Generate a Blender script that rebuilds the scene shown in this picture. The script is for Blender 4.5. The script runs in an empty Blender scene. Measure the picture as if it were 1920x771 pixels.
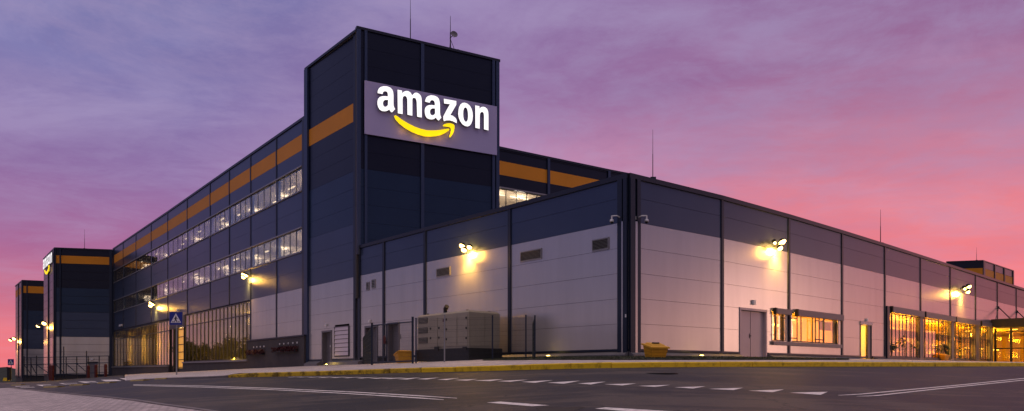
import bpy, bmesh, math, random
import numpy as np
from mathutils import Vector
random.seed(7)
R = math.radians
sc = bpy.context.scene
C = sc.collection
# ------------------------------------------------------------------ camera, world, sun, exposure
F, CX, HY, EZ = 1300.0, 960.0, 695.0, 1.0          # focal length and horizon row in photo pixels, eye height
cam = bpy.data.objects.new('camera', bpy.data.cameras.new('camera'))
C.objects.link(cam)
cam.location = (0, 0, EZ); cam.rotation_euler = (R(90), 0, 0)
cam.data.sensor_width = 36; cam.data.lens = 36*F/1920
cam.data.shift_y = (HY-385.5)/1920
cam.data.clip_start = .1; cam.data.clip_end = 5000
sc.camera = cam
sc.view_settings.view_transform = 'Standard'; sc.view_settings.look = 'None'
sc.view_settings.exposure = 0.0; sc.view_settings.gamma = 1
sc.cycles.use_denoising = True
sc.cycles.max_bounces = 6; sc.cycles.transparent_max_bounces = 10; sc.cycles.glossy_bounces = 3; sc.cycles.diffuse_bounces = 3
sc.cycles.sample_clamp_indirect = 4.0
sc.render.film_transparent = False

def lin(c):
    return tuple(((v/255)/12.92 if v/255 <= .04045 else ((v/255+.055)/1.055)**2.4) for v in c)+(1,)

world = bpy.data.worlds.new('World'); sc.world = world; world.use_nodes = True
nt = world.node_tree; nt.nodes.clear()
class NG:
    """small helper for node graphs"""
    def __init__(s, nt): s.nt = nt
    def n(s, t, **k):
        x = s.nt.nodes.new(t)
        for a, b in k.items(): setattr(x, a, b)
        return x
    def l(s, a, b): s.nt.links.new(a, b)
    def put(s, sock, v):
        if hasattr(v, 'is_linked') or hasattr(v, 'links'): s.l(v, sock)
        else: sock.default_value = v
    def m(s, op, a, b=None, c=None, clamp=False):
        x = s.n('ShaderNodeMath', operation=op, use_clamp=clamp)
        s.put(x.inputs[0], a)
        if b is not None: s.put(x.inputs[1], b)
        if c is not None: s.put(x.inputs[2], c)
        return x.outputs[0]
    def mix(s, f, a, b, mode='MIX'):
        x = s.n('ShaderNodeMix', data_type='RGBA', blend_type=mode)
        s.put(x.inputs[0], f); s.put(x.inputs[6], a); s.put(x.inputs[7], b)
        return x.outputs[2]
    def ramp(s, f, stops, interp='LINEAR'):
        x = s.n('ShaderNodeValToRGB'); x.color_ramp.interpolation = interp
        e = x.color_ramp.elements
        while len(e) < len(stops): e.new(.5)
        for i, (p, c) in enumerate(stops): e[i].position = p; e[i].color = c
        s.l(f, x.inputs[0]); return x.outputs[0]
    def noise(s, vec, scale, detail=4, rough=.5, dist=0, out=0):
        x = s.n('ShaderNodeTexNoise'); x.inputs['Scale'].default_value = scale
        x.inputs['Detail'].default_value = detail; x.inputs['Roughness'].default_value = rough
        x.inputs['Distortion'].default_value = dist
        if vec is not None: s.l(vec, x.inputs['Vector'])
        return x.outputs[out]
    def mapping(s, vec, scale=(1,1,1), loc=(0,0,0), rot=(0,0,0)):
        x = s.n('ShaderNodeMapping'); s.l(vec, x.inputs[0])
        x.inputs['Scale'].default_value = scale; x.inputs['Location'].default_value = loc; x.inputs['Rotation'].default_value = rot
        return x.outputs[0]
g = NG(nt)
tc = g.n('ShaderNodeTexCoord'); dirv = tc.outputs['Generated']
sep = g.n('ShaderNodeSeparateXYZ'); g.l(dirv, sep.inputs[0])
dx, dy, dz = sep.outputs
hl = g.m('SQRT', g.m('ADD', g.m('MULTIPLY', dx, dx), g.m('ADD', g.m('MULTIPLY', dy, dy), 1e-5)))
sx = g.m('DIVIDE', dx, hl); sy = g.m('DIVIDE', dy, hl)
el = g.m('MULTIPLY', g.m('MAXIMUM', dz, 0.0), 2.0, clamp=True)      # 0..1 for elevation sin 0..0.5
def st(*a): return [(p, lin(c)) for p, c in a]
# left of the picture, right of the picture, and the sky behind the camera
rl = g.ramp(el, st((0,(246,92,98)),(.10,(240,98,112)),(.19,(205,94,128)),(.30,(172,96,150)),(.48,(142,104,164)),(.72,(122,116,176)),(1,(96,110,170))))
rr = g.ramp(el, st((0,(252,92,88)),(.12,(254,94,98)),(.26,(250,102,108)),(.40,(238,112,126)),(.56,(202,120,152)),(.75,(160,104,152)),(1,(142,104,158))))
rc = g.ramp(el, st((0,(244,108,112)),(.18,(226,122,142)),(.36,(202,134,168)),(.56,(186,134,182)),(.78,(150,114,170)),(1,(138,118,176))))
rb = g.ramp(el, st((0,(240,200,175)),(.12,(186,156,148)),(.26,(84,86,118)),(.5,(40,60,108)),(1,(34,54,104))))
fr = g.m('MULTIPLY_ADD', sx, 2.2, 0.15, clamp=True)
fl = g.m('MULTIPLY_ADD', sx, -2.6, -0.12, clamp=True)
skyc = g.mix(fr, rc, rr); skyc = g.mix(fl, skyc, rl)
# warm peach light low on the right hand side, outside the picture
rside = g.ramp(el, st((0,(315,228,192)),(.08,(286,198,172)),(.17,(216,146,156)),(.30,(124,102,142)),(.5,(78,78,126)),(1,(70,76,124))))
lside = g.ramp(el, st((0,(212,168,158)),(.10,(172,142,148)),(.22,(112,110,150)),(.40,(70,84,148)),(1,(62,78,136))))
w_side = g.m('MULTIPLY_ADD', sy, g.m('MULTIPLY_ADD', g.m('GREATER_THAN', sx, 0.0), 1.5, -3.7), g.m('MULTIPLY_ADD', g.m('GREATER_THAN', sx, 0.0), -1.7, 2.9), clamp=True)            # 0 in the picture, 1 from about 75 degrees on
side = g.mix(g.m('GREATER_THAN', sx, 0.0), lside, rside)
skyc = g.mix(w_side, skyc, side)
skyc = g.mix(g.m('MULTIPLY_ADD', sy, -2.2, -0.35, clamp=True), skyc, rb)
# cloud layer, a flat sheet seen in perspective
dn = g.m('ADD', g.m('MAXIMUM', dz, 0.0), 0.10)
cmb = g.n('ShaderNodeCombineXYZ'); g.l(g.m('DIVIDE', dx, dn), cmb.inputs[0]); g.l(g.m('DIVIDE', dy, dn), cmb.inputs[1])
cv = cmb.outputs[0]
n1 = g.noise(g.mapping(cv, (.8,1.0,1), rot=(0,0,R(25))), 2.4, 10, .66, .5)
n2 = g.noise(g.mapping(cv, (.4,.8,1), loc=(3,7,0), rot=(0,0,R(18))), .8, 6, .55, .3)
c1 = g.m('MULTIPLY_ADD', n1, 5.0, -2.2, clamp=True)
c2 = g.m('MULTIPLY_ADD', n2, 4.5, -1.9, clamp=True)
cl_hi = g.mix(g.m('MULTIPLY', c1, g.m('MULTIPLY_ADD', el, .80, .10)), skyc, g.mix(.5, skyc, lin((184,168,212))))
dark = g.mix(.42, skyc, lin((112,66,136)))
skyf = g.mix(g.m('MULTIPLY', c2, g.m('MULTIPLY_ADD', el, 1.1, .12, clamp=True)), cl_hi, dark)
n3 = g.noise(g.mapping(dirv, (1,1,2.6), rot=(0,R(8),0)), 5.5, 8, .66, .5)
n4 = g.noise(g.mapping(dirv, (1,1,3.2), loc=(2,1,5)), 11, 7, .68, .3)
mot = g.m('MULTIPLY', g.m('MULTIPLY_ADD', g.m('ADD', g.m('MULTIPLY', n3, .6), g.m('MULTIPLY', n4, .4)), 6.5, -2.9, clamp=True), g.m('MULTIPLY_ADD', el, 1.1, .0, clamp=True))
skyf = g.mix(g.m('MULTIPLY', mot, .50), skyf, lin((158,138,184)))
mot2 = g.m('MULTIPLY', g.m('MULTIPLY_ADD', g.m('ADD', g.m('MULTIPLY', n3, .5), g.m('MULTIPLY', n4, .5)), -6.0, 2.65, clamp=True), g.m('MULTIPLY_ADD', el, .9, .03, clamp=True))
skyf = g.mix(g.m('MULTIPLY', mot2, .38), skyf, lin((116,84,142)))
hi = g.m('MULTIPLY_ADD', dz, 3.2, -1.65, clamp=True)
skyf = g.mix(hi, skyf, lin((232,212,212)))
bw = g.n('ShaderNodeHueSaturation'); bw.inputs['Saturation'].default_value = .90; g.l(skyf, bw.inputs['Color']); skyf = bw.outputs[0]
# dark land below the horizon
below = g.m('MULTIPLY_ADD', dz, -60, 0.0, clamp=True)
skyf = g.mix(below, skyf, lin((50,40,48)))
bg = g.n('ShaderNodeBackground'); g.l(skyf, bg.inputs[0]); bg.inputs[1].default_value = 1.0
nish = g.n('ShaderNodeTexSky', sky_type='NISHITA'); nish.sun_disc = False; nish.sun_elevation = R(3); nish.sun_rotation = R(82)
bg2 = g.n('ShaderNodeBackground'); g.l(nish.outputs[0], bg2.inputs[0]); bg2.inputs[1].default_value = .004
add = g.n('ShaderNodeAddShader'); g.l(bg.outputs[0], add.inputs[0]); g.l(bg2.outputs[0], add.inputs[1])
g.l(add.outputs[0], g.n('ShaderNodeOutputWorld').inputs[0])

sun = bpy.data.objects.new('sun', bpy.data.lights.new('sun', 'SUN')); C.objects.link(sun)
sun.data.energy = 0.10; sun.data.angle = R(12); sun.data.color = (1, .56, .42)
sun.rotation_euler = (R(87), 0, R(98))              # low from the right

# ------------------------------------------------------------------ materials
MATS = {}
def mat(name, col, rough=.5, metal=0., emit=None, es=0., noise=.0, nscale=2., bump=0., bscale=30., spec=.5, streak=False):
    if name in MATS: return MATS[name]
    m = bpy.data.materials.new(name); m.use_nodes = True
    k = NG(m.node_tree); b = m.node_tree.nodes['Principled BSDF']
    col = tuple(col)+(1,) if len(col) == 3 else col
    b.inputs['Base Color'].default_value = col
    b.inputs['Roughness'].default_value = rough; b.inputs['Metallic'].default_value = metal
    b.inputs['Specular IOR Level'].default_value = spec
    t = k.n('ShaderNodeTexCoord').outputs['Object']
    if noise:
        v = k.mapping(t, (1,1,.12)) if streak else t
        f = k.noise(v, nscale, 6, .6)
        lo = tuple(c*(1-noise) for c in col[:3])+(1,); hi = tuple(min(1, c*(1+noise)) for c in col[:3])+(1,)
        k.l(k.ramp(f, [(.3, lo), (.7, hi)]), b.inputs['Base Color'])
        k.l(k.m('MULTIPLY_ADD', k.noise(v, nscale*1.7, 4), noise*.5, rough-noise*.25, clamp=True), b.inputs['Roughness'])
    if bump:
        bn = k.n('ShaderNodeBump'); bn.inputs['Strength'].default_value = bump; bn.inputs['Distance'].default_value = .02
        k.l(k.noise(t, bscale, 5, .6), bn.inputs['Height']); k.l(bn.outputs[0], b.inputs['Normal'])
    if emit:
        b.inputs['Emission Color'].default_value = tuple(emit)+(1,); b.inputs['Emission Strength'].default_value = es
    MATS[name] = m; return m
M_light = mat('light_grey_panel', (.52,.50,.505), .22, .52, noise=.06, nscale=1.1, streak=True, bump=.04, bscale=3)
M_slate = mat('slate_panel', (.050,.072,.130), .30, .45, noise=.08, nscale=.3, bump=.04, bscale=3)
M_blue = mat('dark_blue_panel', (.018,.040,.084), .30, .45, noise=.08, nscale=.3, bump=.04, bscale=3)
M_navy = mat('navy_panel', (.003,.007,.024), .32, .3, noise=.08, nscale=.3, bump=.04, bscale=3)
M_orange = mat('orange_panel', (.80,.30,.004), .6, .0, noise=.05, nscale=.4)
M_trim = mat('dark_trim', (.018,.028,.052), .38, .4, noise=.1, nscale=1)
M_cap = mat('roof_cap', (.030,.034,.050), .35, .5)
M_frame = mat('window_frame', (.055,.056,.062), .4, .5)
M_framel = mat('light_frame', (.30,.30,.32), .4, .4)
M_slab = mat('wall_core', (.05,.05,.055), .8)
M_plinth = mat('plinth_render', (.060,.052,.052), .8, noise=.15, nscale=1.2, bump=.3)
M_sill = mat('metal_skirt', (.19,.18,.19), .45, .3, noise=.15, nscale=1.5)
M_roof = mat('roof_membrane', (.10,.10,.11), .8)
M_steel = mat('galvanised_steel', (.32,.32,.33), .4, .7)
M_dark = mat('dark_metal', (.02,.02,.022), .45, .3)
M_black = mat('black_plastic', (.008,.008,.01), .5)
M_white = mat('white_plastic', (.75,.75,.76), .4)
M_door = mat('grey_door', (.17,.16,.175), .45, .2, noise=.06, nscale=1)
M_doorl = mat('light_door', (.56,.46,.47), .45, .2, noise=.05, nscale=1)
M_yellow = mat('yellow_plastic', (.72,.36,.010), .5, noise=.12, nscale=3, bump=.1)
M_red = mat('red_paint', (.10,.007,.010), .4)
M_sign = mat('sign_board', (.50,.47,.76), .55, .05, noise=.03, nscale=.5)
M_letter = mat('lit_white', (.9,.9,.9), .5, emit=(1,.97,.96), es=1.05)
M_smile = mat('lit_yellow', (.9,.6,.0), .5, emit=(1,.72,.0), es=1.0)
M_beige = mat('beige_enclosure', (.35,.31,.235), .5, .1, noise=.06, nscale=1.5, bump=.05)
M_lamp = mat('lamp_lens', (1,.8,.5), .5, emit=(1,.60,.16), es=13)
M_int = mat('room_wall', (.72,.67,.60), .8)
M_inty = mat('lobby_wall', (.85,.60,.16), .8, noise=.12, nscale=.3)
M_olive = mat('bulkhead', (.05,.045,.012), .7)
M_tube = mat('ceiling_tube', (1,1,1), .5, emit=(1,.86,.62), es=2.5)
M_tubey = mat('lobby_tube', (1,1,1), .5, emit=(1,.62,.12), es=7)
M_blue_s = mat('sign_blue', (.008,.022,.25), .35)
M_white_s = mat('sign_white', (.8,.8,.82), .35)
M_flower = mat('red_flowers', (.06,.003,.008), .7, noise=.5, nscale=20)
M_leaf = mat('leaves', (.035,.055,.018), .7, noise=.5, nscale=3)
M_bark = mat('bark', (.06,.045,.035), .9)
M_grass = mat('grass', (.018,.026,.008), .9, noise=.5, nscale=6, bump=.8, bscale=60)

def glass(name, tint, base=.10, rough=.015):
    m = bpy.data.materials.new(name); m.use_nodes = True; k = NG(m.node_tree); m.node_tree.nodes.clear()
    tr = k.n('ShaderNodeBsdfTransparent'); tr.inputs[0].default_value = tuple(tint)+(1,)
    gl = k.n('ShaderNodeBsdfGlossy'); gl.inputs['Roughness'].default_value = rough; gl.inputs[0].default_value = (.9,.9,.92,1)
    fre = k.n('ShaderNodeLayerWeight'); fre.inputs[0].default_value = .5
    t = k.n('ShaderNodeTexCoord').outputs['Object']
    bn = k.n('ShaderNodeBump'); bn.inputs['Strength'].default_value = .02; bn.inputs['Distance'].default_value = .03
    k.l(k.noise(t, .7, 2), bn.inputs['Height']); k.l(bn.outputs[0], gl.inputs['Normal'])
    mx = k.n('ShaderNodeMixShader'); k.l(k.m('MULTIPLY_ADD', k.m('POWER', fre.outputs[1], 2.5), .75, base, clamp=True), mx.inputs[0])
    k.l(tr.outputs[0], mx.inputs[1]); k.l(gl.outputs[0], mx.inputs[2])
    k.l(mx.outputs[0], k.n('ShaderNodeOutputMaterial').inputs[0]); MATS[name] = m; return m
G_office = glass('office_glass', (.78,.74,.68), .08)
G_hall = glass('hall_glass', (.66,.58,.42), .04)
G_lobby = glass('lobby_glass', (.96,.86,.60), .12)

def asphalt():
    m = bpy.data.materials.new('asphalt'); m.use_nodes = True; k = NG(m.node_tree); b = m.node_tree.nodes['Principled BSDF']
    t = k.n('ShaderNodeTexCoord').outputs['Object']
    big = k.noise(k.mapping(t, (.10,.55,1), rot=(0,0,R(4))), 1.0, 5, .6, .6)
    arc = k.noise(k.mapping(t, (.16,1.5,1), rot=(0,0,R(-6))), 1.3, 4, .55, 1.2)
    mid = k.noise(t, 1.1, 5, .6)
    fine = k.noise(t, 38, 4, .75)
    v = k.m('ADD', k.m('MULTIPLY', big, .40), k.m('ADD', k.m('MULTIPLY', arc, .35), k.m('MULTIPLY', mid, .25)))
    col = k.ramp(v, [(.43, (.006,.0045,.0036,1)), (.495, (.026,.020,.015,1)), (.565, (.100,.076,.057,1))])
    col = k.mix(.55, col, k.ramp(fine, [(.38,(.15,.15,.15,1)),(.62,(1.0,1.0,1.0,1))]), 'MULTIPLY')
    cr = k.n('ShaderNodeTexVoronoi', feature='DISTANCE_TO_EDGE'); cr.inputs['Scale'].default_value = .45
    wv = k.n('ShaderNodeVectorMath', operation='ADD'); k.l(t, wv.inputs[0]); k.l(k.noise(t, 1.5, 5, .7, 0, 1), wv.inputs[1]); k.l(wv.outputs[0], cr.inputs['Vector'])
    col = k.mix(k.m('LESS_THAN', cr.outputs['Distance'], .010), col, (.012,.010,.009,1))
    k.l(col, b.inputs['Base Color']); b.inputs['Specular IOR Level'].default_value = .35
    k.l(k.m('MULTIPLY_ADD', v, .35, .40), b.inputs['Roughness'])
    bn = k.n('ShaderNodeBump'); bn.inputs['Strength'].default_value = .55; bn.inputs['Distance'].default_value = .008
    k.l(k.m('ADD', fine, k.noise(t, 45, 3)), bn.inputs['Height']); k.l(bn.outputs[0], b.inputs['Normal'])
    return m
def paint(name, col, wear=.5, scale=9):
    m = bpy.data.materials.new(name); m.use_nodes = True; k = NG(m.node_tree); b = m.node_tree.nodes['Principled BSDF']
    t = k.n('ShaderNodeTexCoord').outputs['Object']
    f = k.m('ADD', k.m('MULTIPLY', k.noise(t, scale, 6, .7), .7), k.m('MULTIPLY', k.noise(t, 120, 2), .3))
    dk = tuple(c*.30 for c in col)+(1,)
    k.l(k.ramp(f, [(.38-.1*(1-wear), dk), (.50, tuple(col)+(1,))]), b.inputs['Base Color']); b.inputs['Roughness'].default_value = .6
    return m
def pavers(name, col, sx_, sy_, rot=0, mortar=.012, bump=.6):
    m = bpy.data.materials.new(name); m.use_nodes = True; k = NG(m.node_tree); b = m.node_tree.nodes['Principled BSDF']
    t = k.n('ShaderNodeTexCoord').outputs['Object']
    br = k.n('ShaderNodeTexBrick'); k.l(k.mapping(t, (1,1,1), rot=(0,0,rot)), br.inputs[0])
    br.inputs['Scale'].default_value = 1; br.inputs['Brick Width'].default_value = sx_; br.inputs['Row Height'].default_value = sy_
    br.inputs['Mortar Size'].default_value = mortar; br.inputs['Bias'].default_value = 0
    br.inputs['Color1'].default_value = tuple(c*.78 for c in col)+(1,); br.inputs['Color2'].default_value = tuple(min(1,c*1.15) for c in col)+(1,)
    br.inputs['Mortar'].default_value = tuple(c*.35 for c in col)+(1,)
    c = k.mix(.75, br.outputs[0], k.ramp(k.noise(t, 1.6, 6, .7), [(.3,(.5,.5,.5,1)),(.65,(1,1,1,1))]), 'MULTIPLY')
    c = k.mix(.4, c, k.ramp(k.noise(t, 60, 3, .7), [(.35,(.5,.5,.5,1)),(.65,(1,1,1,1))]), 'MULTIPLY')
    k.l(c, b.inputs['Base Color']); b.inputs['Roughness'].default_value = .62
    bn = k.n('ShaderNodeBump'); bn.inputs['Strength'].default_value = bump; bn.inputs['Distance'].default_value = .015
    k.l(k.m('ADD', k.m('MULTIPLY', br.outputs['Fac'], -1.0), k.m('MULTIPLY', k.noise(t, 30, 4), .5)), bn.inputs['Height']); k.l(bn.outputs[0], b.inputs['Normal'])
    return m
M_asph = asphalt()
M_mark = paint('road_paint', (.90,.82,.78), .5)
M_kerby = paint('kerb_yellow', (1.0,.66,.010), .5, 5)
M_kerbg = paint('kerb_grey', (.20,.17,.165), .6, 3)
M_walk = pavers('sidewalk_slabs', (.78,.66,.62), .5, .5, R(30), .01)
M_pave = pavers('brick_paving', (.80,.66,.63), .20, .10, R(22), .012)
M_soil = mat('earth', (.045,.035,.03), .95, noise=.4, nscale=.6, bump=.5, bscale=8)
M_hill = mat('hill_grass', (.02,.024,.012), .95, noise=.5, nscale=.3)

# ------------------------------------------------------------------ mesh helpers
class MB:
    def __init__(s): s.v = []; s.f = []
    def quad(s, *p):
        i = len(s.v); s.v += [tuple(q) for q in p]; s.f.append(tuple(range(i, i+len(p)))); return s
    def hexa(s, b, t):
        """b, t: four points each, same winding"""
        i = len(s.v); s.v += [tuple(q) for q in b]+[tuple(q) for q in t]
        n = len(b)
        s.f.append(tuple(i+k for k in reversed(range(n)))); s.f.append(tuple(i+n+k for k in range(n)))
        for k in range(n): s.f.append((i+k, i+(k+1) % n, i+n+(k+1) % n, i+n+k))
        return s
    def box(s, o, ex, ey, ez):
        """o corner, three edge vectors"""
        o, ex, ey, ez = map(Vector, (o, ex, ey, ez)); b = [o, o+ex, o+ex+ey, o+ey]
        return s.hexa(b, [p+ez for p in b])
    def abox(s, x0, x1, y0, y1, z0, z1): return s.box((x0,y0,z0), (x1-x0,0,0), (0,y1-y0,0), (0,0,z1-z0))
    def tube(s, a, b, r, r2=None, n=8):
        a, b = Vector(a), Vector(b); d = (b-a)
        if d.length < 1e-6: return s
        d.normalize(); u = d.orthogonal().normalized(); w = d.cross(u); r2 = r if r2 is None else r2
        A = [a+(u*math.cos(2*math.pi*k/n)+w*math.sin(2*math.pi*k/n))*r for k in range(n)]
        B = [b+(u*math.cos(2*math.pi*k/n)+w*math.sin(2*math.pi*k/n))*r2 for k in range(n)]
        return s.hexa(A, B)
    def lathe(s, c, prof, n=16, axis=(0,0,1)):
        c = Vector(c); d = Vector(axis).normalized(); u = d.orthogonal().normalized(); w = d.cross(u)
        i0 = len(s.v)
        for r, h in prof:
            for k in range(n): s.v.append(tuple(c+d*h+(u*math.cos(2*math.pi*k/n)+w*math.sin(2*math.pi*k/n))*max(r,1e-4)))
        for j in range(len(prof)-1):
            for k in range(n): s.f.append((i0+j*n+k, i0+j*n+(k+1) % n, i0+(j+1)*n+(k+1) % n, i0+(j+1)*n+k))
        s.f.append(tuple(i0+k for k in reversed(range(n)))); s.f.append(tuple(i0+(len(prof)-1)*n+k for k in range(n)))
        return s
    def build(s, name, m, parent=None, smooth=False):
        me = bpy.data.meshes.new(name); me.from_pydata(s.v, [], s.f); me.materials.append(m)
        bm = bmesh.new(); bm.from_mesh(me); bmesh.ops.recalc_face_normals(bm, faces=bm.faces); bm.to_mesh(me); bm.free()
        if smooth:
            for p in me.polygons: p.use_smooth = True
        o = bpy.data.objects.new(name, me); C.objects.link(o)
        if parent is not None:
            o.parent = parent; o.matrix_parent_inverse = Matrix_inv(parent)
        return o
def Matrix_inv(p):
    from mathutils import Matrix
    m = Matrix.Translation(p.location)
    if p.parent: m = Matrix_world(p)
    return m.inverted()
def Matrix_world(p):
    from mathutils import Matrix
    m = Matrix.Translation(p.location)
    return (Matrix_world(p.parent) @ p.matrix_parent_inverse @ m) if p.parent else m
def tag(o, label=None, cat=None, group=None, kind=None):
    if label: o['label'] = label
    if cat: o['category'] = cat
    if group: o['group'] = group
    if kind: o['kind'] = kind
    return o
def thing(name, label, cat, loc=(0,0,0), group=None):
    o = bpy.data.objects.new(name, None); C.objects.link(o); o.location = loc; o.empty_display_size = .3
    return tag(o, label, cat, group)
def struct(o): o['kind'] = 'structure'; return o
def lamp(name, loc, energy, col, parent, typ='POINT', radius=.1, aim=None, ang=100, blend=.8):
    d = bpy.data.lights.new(name, typ); d.energy = energy; d.color = col; d.shadow_soft_size = radius
    o = bpy.data.objects.new(name, d); C.objects.link(o); o.location = loc
    if typ == 'SPOT':
        d.spot_size = R(ang); d.spot_blend = blend; o.rotation_euler = Vector(aim).to_track_quat('-Z', 'Y').to_euler()
    if parent is not None: o.parent = parent; o.matrix_parent_inverse = Matrix_inv(parent)
    return o

# ------------------------------------------------------------------ plan of the walls
class Wall:
    """a wall polyline; D(x) is its distance at photo column x"""
    def __init__(s, pts, side=1):
        pts = sorted(pts); s.x = np.array([p[0] for p in pts], float); s.u = np.array([1/p[1] for p in pts]); s.side = side
    def D(s, x): return float(1/np.interp(x, s.x, s.u)) if s.x[0] <= x <= s.x[-1] else s._ext(x)
    def _ext(s, x):
        i, j = (0, 1) if x < s.x[0] else (-2, -1)
        u = s.u[i]+(s.u[j]-s.u[i])/(s.x[j]-s.x[i])*(x-s.x[i]); return float(1/max(u, 1e-3))
    def P(s, x):
        d = s.D(x); return Vector(((x-CX)/F*d, d))
    def N(s, x):
        t = s.P(x+3)-s.P(x-3); n = Vector((t.y, -t.x)).normalized(); return n
    def pt(s, x, z, off=0):
        p = s.P(x)+s.N(x)*off; return Vector((p.x, p.y, z+EZ))
    def z(s, x, y): return (HY-y)/F*s.D(x)
    def cols(s, x0, x1):
        return [x0]+[float(a) for a in s.x if x0+1 < a < x1-1]+[x1]
def wbox(mb, W, x0, x1, z0, z1, o0, o1, z0b=None, z1b=None):
    """slab on wall W between columns x0 < x1, heights above the eye, offsets along the outward normal"""
    cs = W.cols(x0, x1); n = len(cs)
    def zz(a, b, i): return a if b is None else a+(b-a)*(cs[i]-x0)/(x1-x0)
    i0 = len(mb.v)
    for i, x in enumerate(cs):
        a, b = zz(z0, z0b, i), zz(z1, z1b, i)
        for (o, z) in ((o1, a), (o1, b), (o0, b), (o0, a)): mb.v.append(tuple(W.pt(x, z, o)))
    for i in range(n-1):
        p, q = i0+4*i, i0+4*i+4
        for k in range(4): mb.f.append((p+k, q+k, q+(k+1) % 4, p+(k+1) % 4))
    mb.f.append((i0, i0+1, i0+2, i0+3)); e = i0+4*(n-1); mb.f.append((e+3, e+2, e+1, e))
    return mb
def cuts(x0, x1, z0, z1, ops):
    """rectangles left of x0..x1, z0..z1 when the openings are taken out"""
    xs = sorted({x0, x1, *[min(max(v, x0), x1) for o in ops for v in o[:2]]})
    zs = sorted({z0, z1, *[min(max(v, z0), z1) for o in ops for v in o[2:4]]})
    out = []
    for a, b in zip(zs, zs[1:]):
        run = None
        for c, d in zip(xs, xs[1:]):
            inside = any(o[0] <= (c+d)/2 <= o[1] and o[2] <= (a+b)/2 <= o[3] for o in ops)
            if inside:
                if run: out.append((run[0], run[1], a, b)); run = None
            else: run = (run[0], d) if run else (c, d)
        if run: out.append((run[0], run[1], a, b))
    return out
def clad(W, x0, x1, rows, m, parent, ops=(), thick=.06, name='wall', gap=.013):
    mb = MB()
    for za, zb in rows:
        for (a, b, c, d) in cuts(x0, x1, za+gap/2, zb-gap/2, ops):
            if b-a > .1 and d-c > .02: wbox(mb, W, a, b, c, d, -thick, 0)
    return mb.build(name, m, parent)
def core(W, x0, x1, z0, z1, parent, ops=(), thick=.30):
    mb = MB()
    for (a, b, c, d) in cuts(x0, x1, z0, z1, ops):
        if b-a > .1: wbox(mb, W, a, b, c, d, -thick-.062, -.062)
    return mb.build('wall_core', M_slab, parent)
def rows_of(z0, z1, pitch=1.155):
    n = max(1, round((z1-z0)/pitch)); return [(z0+(z1-z0)*i/n, z0+(z1-z0)*(i+1)/n) for i in range(n)]
def pil(W, x, wpx, z0, z1, parent, m=M_trim, off=.07, name='cover_strip'):
    return wbox(MB(), W, x-wpx/2, x+wpx/2, z0, z1, .003, off).build(name, m, parent)
def mcol(W, x, w):
    """half width in columns of something w metres wide"""
    t = (W.P(x+1)-W.P(x-1)).length/2; return w/t/2
def window(W, x0, x1, z0, z1, parent, n=4, gl=G_office, rec=-.05, fw=.055, m=M_frame, trans=(), bar=.05):
    f = MB(); h = mcol(W, x0, fw*2)
    for z in (z0, z1-fw): wbox(f, W, x0, x1, z, z+fw, rec-.05, rec+.05)
    for zt in trans: wbox(f, W, x0, x1, zt, zt+bar, rec-.045, rec+.045)
    for i in range(n+1):
        x = x0+(x1-x0)*i/n; x = min(max(x, x0+h/2), x1-h/2); hw = mcol(W, x, bar)
        wbox(f, W, x-hw, x+hw, z0+fw+.001, z1-fw-.001, rec-.03, rec+.03)
    fo = f.build('window', m, parent)
    wbox(MB(), W, x0+.2, x1-.2, z0+.02, z1-.02, rec-.008, rec+.008).build('pane', gl, fo)
    return fo
def room(W, x0, x1, z0, z1, depth, m, parent, name='room'):
    """open fronted room behind a wall"""
    mb = MB(); o0 = -.37
    wbox(mb, W, x0, x1, z0-.1, z0, -depth, o0); wbox(mb, W, x0, x1, z1, z1+.1, -depth, o0)
    wbox(mb, W, x0, x1, z0-.1, z1+.1, -depth-.1, -depth)
    h0, h1 = mcol(W, x0, .1), mcol(W, x1, .1)
    wbox(mb, W, x0-h0*2, x0, z0-.1, z1+.1, -depth, o0); wbox(mb, W, x1, x1+h1*2, z0-.1, z1+.1, -depth, o0)
    return mb.build(name, m, parent)

K8 = 8.63*F
xr = np.array([1178.5,1353.8,1478.7,1578.6,1658.7,1725.7,1781.7,1829,1870,1905.5]); yr = np.array([370.5,327,293.2,262.3,239,215.1,198.8,183.6,169,159.1])
pf = np.polyfit(xr, yr, 3)
JR = [1353.8,1478.9,1578.6,1658.8,1725.8,1781.7,1829,1870,1905.5,1938,1967]
WR = Wall([(x, K8/np.polyval(pf, x)) for x in [1178.5]+JR[:9]]+[(1938, K8/148.6), (1967, K8/139.2), (2080, K8/104)])
WL = Wall([(1178.5, K8/np.polyval(pf, 1178.5)), (956, K8/309.8), (797, K8/267.6), (673.7, K8/234.3), (573, K8/206.3), (430, K8/163.6), (314.5, K8/128.8), (212, K8/98.8)])
WF = Wall([(668.5, 47.72), (936, 52.87)])                  # tower front
WM = Wall([(925, 61.4), (937, 61.9), (1141.5, 68.9), (1181, 70.35)])       # upper wall behind the annex
W2F = Wall([(103, 112.3), (208, 114.2)]); W2S = Wall([(81.5, 123.9), (103, 112.3)])
W3F = Wall([(42, 152.9), (84, 154.5)]); W3S = Wall([(29, 163.5), (42, 152.9)])
WBF = Wall([(1842.5, 125.6), (1900, 138.6)]); WBS = Wall([(1774.7, 127.1), (1842.5, 125.6)])
ZG = -3.0
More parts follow.
